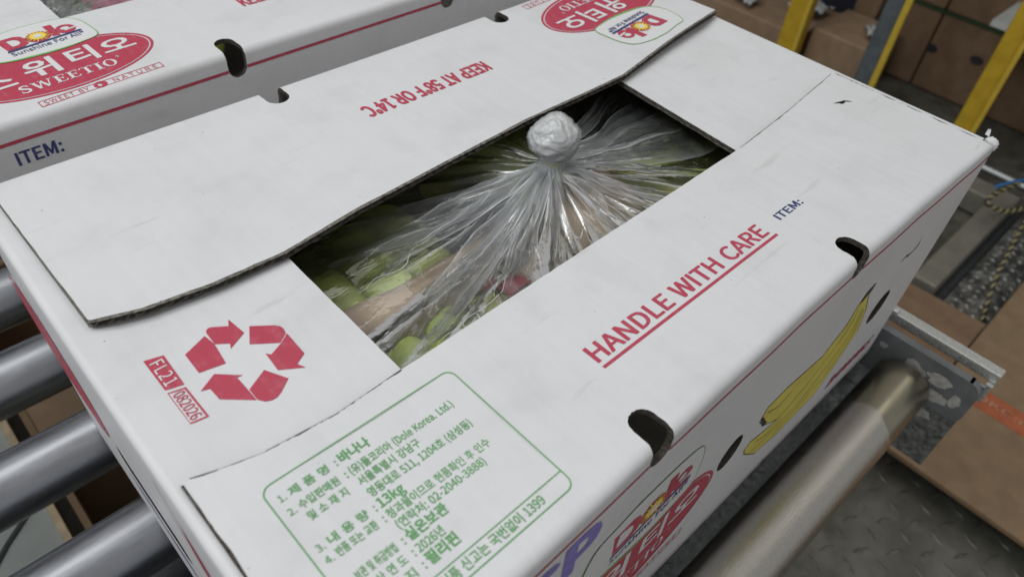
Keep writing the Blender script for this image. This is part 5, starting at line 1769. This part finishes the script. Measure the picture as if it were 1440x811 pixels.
conv = thing("roller_conveyor", "steel roller conveyor carrying the two white cartons", "conveyor")
RR, RP, RTOP = .0265, .1025, -.2275
XL, XR = -.42, .569
for k in range(-1, 11):
    y = -.036 + RP * (k + 0)
    if k == -1:
        continue
    worn = k == 0
    v, f = tube_vf([(XL, y, RTOP - RR), (XR - .002, y, RTOP - RR)], RR, 40)
    ro = link("roller", v, f, M_SLEEVE if worn else M_ROLL, conv, smooth=True)
    ro.data.polygons[-1].use_smooth = ro.data.polygons[-2].use_smooth = False
    v, f = tube_vf([(XL - .02, y, RTOP - RR), (XR + .016, y, RTOP - RR)], .006, 10)
    link("axle", v, f, M_GALV, ro, smooth=False)
    if worn:
        # bright band polished by passing cartons, with a ragged slanting end
        V, F = [], []
        for i in range(40):
            th = 2 * PI * i / 40
            xe = .489 + .006 * math.sin(th + .6) + .0015 * math.sin(th * 5)
            for x in (XL + .02, xe):
                V.append((x, y + (RR + .0002) * math.cos(th), RTOP - RR + (RR + .0002) * math.sin(th)))
        for i in range(40):
            j = (i + 1) % 40
            F.append((2 * i, 2 * j, 2 * j + 1, 2 * i + 1))
        link("worn_band", V, F, M_WORN, ro, smooth=True)

# right-hand rail: galvanised channel, dark strip on its upper half, pale aluminium lip behind
Y0, Y1 = -.0925, 1.30
box("side_rail", .5805, Y0 + .001, -.340, .5835, Y1, -.216, M_GALV, conv)
# dark guide strip with a rounded lower front corner
out = [(Y1, -.2115), (Y0 + .010, -.2115)]
for i in range(7):
    t = PI / 2 * i / 6
    out.append((Y0 + .013 - .013 * math.sin(t), -.2245 + .013 * math.cos(t)))
for i in range(7):
    t = PI / 2 * i / 6
    out.append((Y0 + .010 - .010 * math.cos(t), -.252 - .010 * math.sin(t)))
out += [(Y1, -.262)]
n = len(out)
V = [(.5715, y, z) for y, z in out] + [(.5800, y, z) for y, z in out]
F = [tuple(range(n)), tuple(range(2 * n - 1, n - 1, -1))] + [(i, n + i, n + (i + 1) % n, (i + 1) % n) for i in range(n)]
g = link("guide_strip", V, F, M_GUIDE, conv)
# step where the strip meets the channel
v, f = tube_vf([(.5780, Y0 + .004, -.2645), (.5780, Y1, -.2645)], .003, 10)
link("strip_bead", v, f, M_GUIDE, conv, smooth=True)
o = box("top_lip", .5890, Y0 - .004, -.214, .6010, Y1, -.2035, M_ALU, conv, .001)
o = box("lip_web", .5840, Y0 + .004, -.300, .5885, Y1, -.222, M_DARKMETAL, conv)
box("end_tab", .5840, Y0 - .0035, -.236, .5975, Y0 + .002, -.2145, M_ALU, conv)
# flaked places on the strip and the channel
def flake(cy, cz, a, b, x, seed, n=40):
    pts = []
    for i in range(n):
        t = 2 * PI * i / n
        k = 1 + .55 * noise.noise(Vector((math.cos(t) * 1.3, math.sin(t) * 1.3, seed))) + .22 * noise.noise(Vector((math.cos(t) * 5, math.sin(t) * 5, seed)))
        pts.append((cy + a * k * math.cos(t), cz + b * k * math.sin(t)))
    V = [(x, y, z) for y, z in pts]
    return link("flaked_patch", V, [tuple(range(n))], M_FLAKE, conv)
for k, (cy, cz, a, b) in enumerate(((-.0380, -.2330, .0120, .0090), (-.0600, -.2290, .0100, .0070), (-.0640, -.2470, .0110, .0065), (-.0060, -.2270, .0035, .0035), (-.0800, -.2400, .0045, .0070))):
    flake(cy, cz, a, b, .5712, 40 + k)
flake(-.0620, -.2800, .0120, .0060, .5802, 61)
flake(-.0420, -.2860, .0060, .0040, .5802, 62)
# crumpled bits of clear tape stuck on the lip
V, F = [], []
for i in range(10):
    for j in range(5):
        V.append((.5890 + .006 * j / 4 + .001 * noise.noise(Vector((i, j, 1)) * .9), .000 + .0020 * i, -.2020 + .004 * noise.noise(Vector((i * .7, j * .8, 2)))))
for i in range(9):
    for j in range(4):
        a = i * 5 + j
        F.append((a, a + 5, a + 6, a + 1))
link("tape_scrap", V, F, M_KNOT, conv, smooth=True)
# zinc plates below the rollers under the near carton
box("cross_plate", -.40, -.004, -.302, .5800, .052, -.298, M_GALV, conv)
box("drip_tray", -.40, .054, -.330, .5800, .30, -.326, M_DARKMETAL, conv)
box("side_rail", XL - .022, Y0, -.340, XL - .019, Y1, -.216, M_GALV, conv)
for x in (.555, -.40):
    for y in (.02, 1.25):
        box("leg", x - .02, y, FZ, x + .02, y + .04, -.341, M_GALV, conv)
rebase(conv, (.1, .4, FZ))

# flattened brown carton on the floor beyond the rail, one flap folded out
fc = thing("brown_carton", "flattened brown carton with orange printed tape on the floor at the right edge", "cardboard box")
CZ = -.690
o = box("carton_panel", .915, -1.05, CZ - .012, 2.05, -.050, CZ, M_CARTON, fc, .003)
V = [(.915, -.047, CZ - .004), (1.325, -.047, CZ - .004), (1.325, .30, CZ - .012), (.915, .30, CZ - .012)]
V += [(x, y, z - .006) for x, y, z in V]
F = [(0, 1, 2, 3), (7, 6, 5, 4), (0, 4, 5, 1), (1, 5, 6, 2), (2, 6, 7, 3), (3, 7, 4, 0)]
link("folded_flap", V, F, M_CARTON2, fc)  # darker brown puts the tilted flap's shade into its colour
tp = box("packing_tape", 1.108, -1.04, CZ + .0002, 1.158, -.052, CZ + .0006, M_TAPE, fc)
tf = lambda sh: ([(1.1235 + p[1], -.100 - p[0], CZ + .0012 + p[2] * 3) for p in sh[0]], sh[1])
for i in range(3):
    tx = tf(text2d("OKC:mololol(", .020, .00 + .26 * i, .004, width=.20, bold=.01))
    link("tape_lettering", tx[0], tx[1], M_TAPETXT, tp)
rebase(fc, (1.4, -.5, FZ))

# low steel frame on the floor to the right of the rail
fm = thing("steel_frame", "low grey steel frame of beams on the floor beyond the white carton", "metal frame")
M_BEAM = plain("khaki_grey_steel", (.27, .255, .21), .5, .3, 25, .15, .0002)
box("beam", 1.345, .060, -.745, 1.80, .108, -.690, M_BEAM, fm, .004)
box("beam_flange", 1.345, .044, -.742, 1.84, .058, -.735, M_DARKMETAL, fm)
box("beam", 1.735, .110, -.745, 1.80, .90, -.690, M_BEAM, fm, .004)
v, f = tube_vf([(1.83, .02, -.68), (1.83, .95, -.68)], .010, 12)
link("pipe", v, f, M_GALV, fm, smooth=True)
box("beam", 1.34, .165, -.747, 1.70, .215, -.700, M_DARKMETAL, fm, .004)
box("cable_tray", 1.38, .225, -.747, 1.72, .34, -.715, M_DARKMETAL, fm, .003)
box("tray_cover", 1.42, .345, -.747, 1.68, .42, -.700, M_BEAM, fm, .003)
rebase(fm, (1.5, .3, FZ))

# lit patch of the tread floor, painted as a paler plate beside the frame
pl = box("lit_floor_patch", 1.360, -.052, FZ + .0035, 2.10, .040, FZ + .0075, M_LITFLOOR)
tag(pl, "lit patch of tread floor painted as a paler strip beside the steel frame", "metal plate")
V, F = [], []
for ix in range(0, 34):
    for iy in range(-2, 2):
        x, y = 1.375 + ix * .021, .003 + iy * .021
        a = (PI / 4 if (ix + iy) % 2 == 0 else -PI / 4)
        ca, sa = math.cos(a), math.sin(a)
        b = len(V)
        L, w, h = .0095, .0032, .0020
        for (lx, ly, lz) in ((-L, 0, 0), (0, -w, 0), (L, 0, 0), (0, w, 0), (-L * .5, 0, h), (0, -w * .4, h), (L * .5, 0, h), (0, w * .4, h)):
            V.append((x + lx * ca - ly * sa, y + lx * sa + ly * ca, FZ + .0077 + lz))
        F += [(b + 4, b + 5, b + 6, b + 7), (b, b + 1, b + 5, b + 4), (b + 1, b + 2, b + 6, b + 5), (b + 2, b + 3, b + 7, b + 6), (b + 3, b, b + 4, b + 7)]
lz = link("lit_lozenges", V, F, M_LITFLOOR, pl)
lz['kind'] = 'stuff'

# twisted black-and-yellow wire with a blue lead
wr = thing("twisted_wire", "black and yellow twisted wire with a blue lead trailing past the carton corner", "wire")
path = smooth_line([(1.80, .050, -.62), (1.70, .082, -.625), (1.61, .096, -.630), (1.66, .062, -.66), (1.74, .030, -.675), (1.66, .015, -.690), (1.52, -.006, -.715), (1.44, -.026, -.735), (1.38, -.040, -.738)], 10)
for ph, m in ((0, plain("black_insulation", (.02, .02, .02), .5)), (PI, plain("yellow_insulation", (.42, .37, .17), .5))):
    pts = []
    cum = 0
    for i, p in enumerate(path):
        if i:
            cum += (Vector(p) - Vector(path[i - 1])).length
        a = cum / .022 * 2 * PI + ph
        for s in (0,):
            pts.append(Vector(p) + Vector((.0028 * math.cos(a), .0028 * math.sin(a), .0028 * math.sin(a))))
    # resample finely so the lay of the wire shows
    fine = []
    for i in range(len(path) - 1):
        p, q = Vector(path[i]), Vector(path[i + 1])
        L = (q - p).length
        k = max(2, int(L / .004))
        for t in range(k):
            fine.append(p.lerp(q, t / k))
    cum = 0
    pts = []
    for i, p in enumerate(fine):
        if i:
            cum += (p - fine[i - 1]).length
        a = cum / .024 * 2 * PI + ph
        pts.append(p + Vector((.0024 * math.cos(a), .0024 * math.sin(a), .0024 * math.sin(a + 1))))
    v, f = tube_vf(pts, .0024, 6)
    link("wire_strand", v, f, m, wr, smooth=True)
v, f = tube_vf(smooth_line([(1.74, .058, -.612), (1.68, .080, -.600), (1.62, .099, -.598)], 6), .003, 8)
link("blue_lead", v, f, M_BLUEW, wr, smooth=True)
rebase(wr, (1.6, .03, FZ))

# ------------------------------------------------------------------ store behind: posts, pallet loads of brown cartons
def post(label, y0, y1, x0, x1, m, grp, lip=None):
    t = thing("rack_post", label, "post", group=grp)
    box("post_channel", x0, y0, FZ, x1, y1, 1.6, m, t, .004)
    if lip:
        box("post_lip", x0 - .012, lip[0], FZ, x0 - .001, lip[1], 1.6, lip[2], t, .002)
    box("foot_plate", x0 - .03, y0 - .04, FZ, x1 + .03, y1 + .04, FZ + .008, m, t)
    rebase(t, ((x0 + x1) / 2, (y0 + y1) / 2, FZ))
    return t


M_YLIP = plain("yellow_paint_edge", (.70, .50, .06), .42, 0, 30, .1)
G = "painted rack posts behind the cartons"
post("broad yellow rack post farthest left, behind the corner of the back flap", .742, .792, 1.90, 1.96, M_YPOST, G, (.728, .741, M_YLIP))
post("grey steel rack post with a thin yellow edge, second from the right", .512, .556, 1.90, 1.95, M_GPOST, G, (.494, .510, M_YLIP))
post("broad yellow rack post farthest right, above the worn carton corner", .242, .284, 1.90, 1.96, M_YPOST, G, (.230, .241, M_YLIP))


rs = thing("shade_shelf", "unseen steel shelf added to shade the stacked brown cartons", "shelf")  # out of view, added to keep light off the carton stack
box("shade_deck", 1.97, -.9, .30, 3.3, 1.9, .33, M_DARKMETAL, rs)
box("shade_beam", 1.965, -.9, .20, 2.0, 1.9, .299, M_GPOST, rs)
rebase(rs, (2.6, .5, .20))


def crate(label, x0, y0, z0, x1, y1, z1, m, grp, tape=False, holes=(), flap=False, cat="cardboard box", white=None):
    t = thing("brown_carton", label, cat, group=grp)
    if flap:
        w = .008
        box("carton_side", x0, y0, z0, x0 + w, y1, z1, m, t)
        box("carton_side", x1 - w, y0, z0, x1, y1, z1, m, t)
        box("carton_side", x0 + w + .001, y0, z0, x1 - w - .001, y0 + w, z1, m, t)
        box("carton_side", x0 + w + .001, y1 - w, z0, x1 - w - .001, y1, z1, m, t)
        box("carton_bottom", x0 + w + .001, y0 + w + .001, z0, x1 - w - .001, y1 - w - .001, z0 + w, m, t)
    else:
        box("carton_body", x0, y0, z0, x1, y1, z1, m, t, .006)
        if tape:
            yc = (y0 + y1) / 2
            box("seam_tape", x0 - .0008, yc - .028, z0 + .01, x0 - .0003, yc + .028, z1 - .008, M_CARTON3, t)
    for (yy, zz, a, b) in holes:
        v = [(x0 - .0006, yy + a * math.cos(q), zz + b * math.sin(q)) for q in [2 * PI * i / 16 for i in range(16)]]
        link("hand_hole", v, [tuple(range(16))], M_BLACK, t)
    if white:
        yy, zz, a, b = white
        box("paper_label", x0 - .0012, yy - a, zz - b, x0 - .0004, yy + a, zz + b, M_LABELW, t)
    rebase(t, ((x0 + x1) / 2, (y0 + y1) / 2, z0))
    return t


GP = "brown cartons stacked on the pallet between the posts"
px0 = 2.22
# columns (y ranges) and layers (z ranges) of the big stack seen between the grey and the right yellow post
for ci, (a, b) in enumerate(((.10, .502), (.506, .655))):
    for li, (z0, z1) in enumerate(((-.748, -.532), (-.528, -.22))):
        lab = ("brown carton in the %s layer of the stack, %s column behind the rack posts" % (("lower", "upper")[li], ("right", "left")[ci]))
        yc = (a + b) / 2
        crate(lab, px0, a, z0, px0 + .45, b, z1, M_CARTON2, GP, False, ((yc + .07, z1 - .085, .018, .012), (yc - .09, z1 - .10, .016, .012)))
st_ = link("packing_strap", *merge(*[box_vf(px0 - .004, .10, -.534, px0 - .001, .66, -.526)]), M_STRAP)
tag(st_, "dark green strap running across the stacked brown cartons between the posts", "strap")
pw = box("white_board", 2.0, .06, -.445, 2.17, .34, -.430, M_PLASTICW)
tag(pw, "pale grey board lying level at the upper right corner of the view", "board")
box_leg = [box("board_support", 2.02, .08, FZ, 2.04, .10, -.446, M_DARKMETAL, None), box("board_support", 2.13, .30, FZ, 2.15, .32, -.446, M_DARKMETAL, None)]
for b_ in box_leg:
    bpy.context.view_layer.update()
    b_.parent = pw
# left of the grey post: open cartons
GO = "brown cartons on the floor behind the nearer carton"
crate("brown carton with a white label just left of the grey rack post", 2.20, .665, -.70, 2.60, .735, -.38, M_CARTON, GO, white=(.690, -.655, .018, .022))
crate("pale brown low carton left of the grey post, its flat top showing a dark slot", 1.98, .575, FZ, 2.18, .740, -.600, M_CARTON3, GO)
crate("brown open carton beyond the left yellow post with white film on it", 2.05, .80, FZ, 2.60, 1.18, -.67, M_CARTON3, GO)
crate("tall brown carton seen just right of the left yellow post", 2.45, .955, FZ, 2.90, 1.06, -.50, M_CARTON2, GO)
crate("dull brown carton at the back, seen above the white film by the left post", 2.62, 1.10, FZ, 3.0, 1.62, -.52, M_CARTON2, GO)
# white film scraps on the cartons
def scrap(label, cx, cy, cz, a, b, seed):
    V, F = [], []
    for i in range(14):
        for j in range(10):
            p = Vector((i * .5, j * .5, seed))
            V.append((cx + a * (i / 13 - .5) + .02 * noise.noise(p), cy + b * (j / 9 - .5) + .02 * noise.noise(p + Vector((5, 0, 0))), cz + .022 * noise.noise(p * 1.3) + .012))
    for i in range(13):
        for j in range(9):
            q = i * 10 + j
            F.append((q, q + 10, q + 11, q + 1))
    o = link("plastic_scrap", V, F, M_PLASTICW, smooth=True)
    tag(o, label, "plastic film", "scraps of white film on the brown cartons")
    return o


scrap("crumpled white film lying on the open carton left of the left yellow post", 2.20, .865, -.655, .10, .10, 3)
scrap("small white film scrap at the edge of the nearer carton, leftmost of the scraps", 2.10, 1.02, -.655, .06, .07, 9)
scrap("white film scrap on the low carton beside the grey post", 2.06, .60, -.590, .07, .05, 14)
# shadow gap painted as a dark sheet, between the left yellow post and the open cartons
V, F = [], []
for i in range(30):
    for j in range(24):
        y = .74 + .34 * i / 29
        z = FZ + .60 * j / 23
        V.append((2.30 + .03 * noise.noise(Vector((y * 9, z * 5, 2))) + .05 * noise.noise(Vector((y * 3, z * 3, 8))), y, z))
for i in range(29):
    for j in range(23):
        a = i * 24 + j
        F.append((a, a + 24, a + 25, a + 1))
tb = link("gap_shade", V, F, M_DARKBLUE, smooth=True)
md = tb.modifiers.new("thickness", 'SOLIDIFY')
md.thickness = .006
tag(tb, "dark navy sheet painting the shadow gap between the left yellow post and the brown cartons", "gap_shade")
# dark machine cabinet to the right of the right post
cb = thing("machine_cabinet", "dark machine cabinet at the right edge behind the carton corner", "cabinet")
box("cabinet_body", 2.12, -.55, FZ, 2.6, .085, -.10, M_DARKMETAL, cb, .01)
box("cabinet_door", 2.108, -.50, FZ + .05, 2.119, .060, -.14, M_DARKBLUE, cb, .004)
rebase(cb, (2.36, -.2, FZ))

# ------------------------------------------------------------------ under the rollers on the left
ub = thing("board", "grey green board with a cream edge under the rollers at the lower left", "board")
box("board_sheet", -.75, .35, -.700, -.084, 1.25, -.690, M_SHEETG, ub)
box("edge_strip", -.0835, .35, -.702, -.074, 1.25, -.686, M_CREAM, ub)
v, f = tube_vf([(-.30, .50, -.6895), (-.14, .66, -.6895), (-.09, .70, -.6895)], .004, 8)
link("scuff_line", v, f, M_DARKMETAL, ub)
for x in (-.7, -.14):
    box("batten", x, .36, FZ, x + .05, 1.24, -.7005, M_CARTON2, ub)
rebase(ub, (-.4, .8, FZ))
oc = crate("open brown carton under the rollers on the left with dark contents", -.052, .45, FZ, .34, 1.02, -.560, M_CARTON, "brown cartons under the conveyor", flap=True)
bpy.context.view_layer.update()
V = [(-.045, .62, -.562), (-.045, .86, -.562), (.060, .84, -.585), (.050, .66, -.585)]
V += [(x, y, z - .005) for x, y, z in V]
o = link("inner_flap", V, [(0, 1, 2, 3), (7, 6, 5, 4), (0, 4, 5, 1), (1, 5, 6, 2), (2, 6, 7, 3), (3, 7, 4, 0)], M_CARTON3)
o.data.transform(Matrix.Translation(-oc.location))
o.parent = oc
crate("brown carton under the rollers further back on the left", -.055, 1.06, FZ, .36, 1.5, -.575, M_CARTON2, "brown cartons under the conveyor")
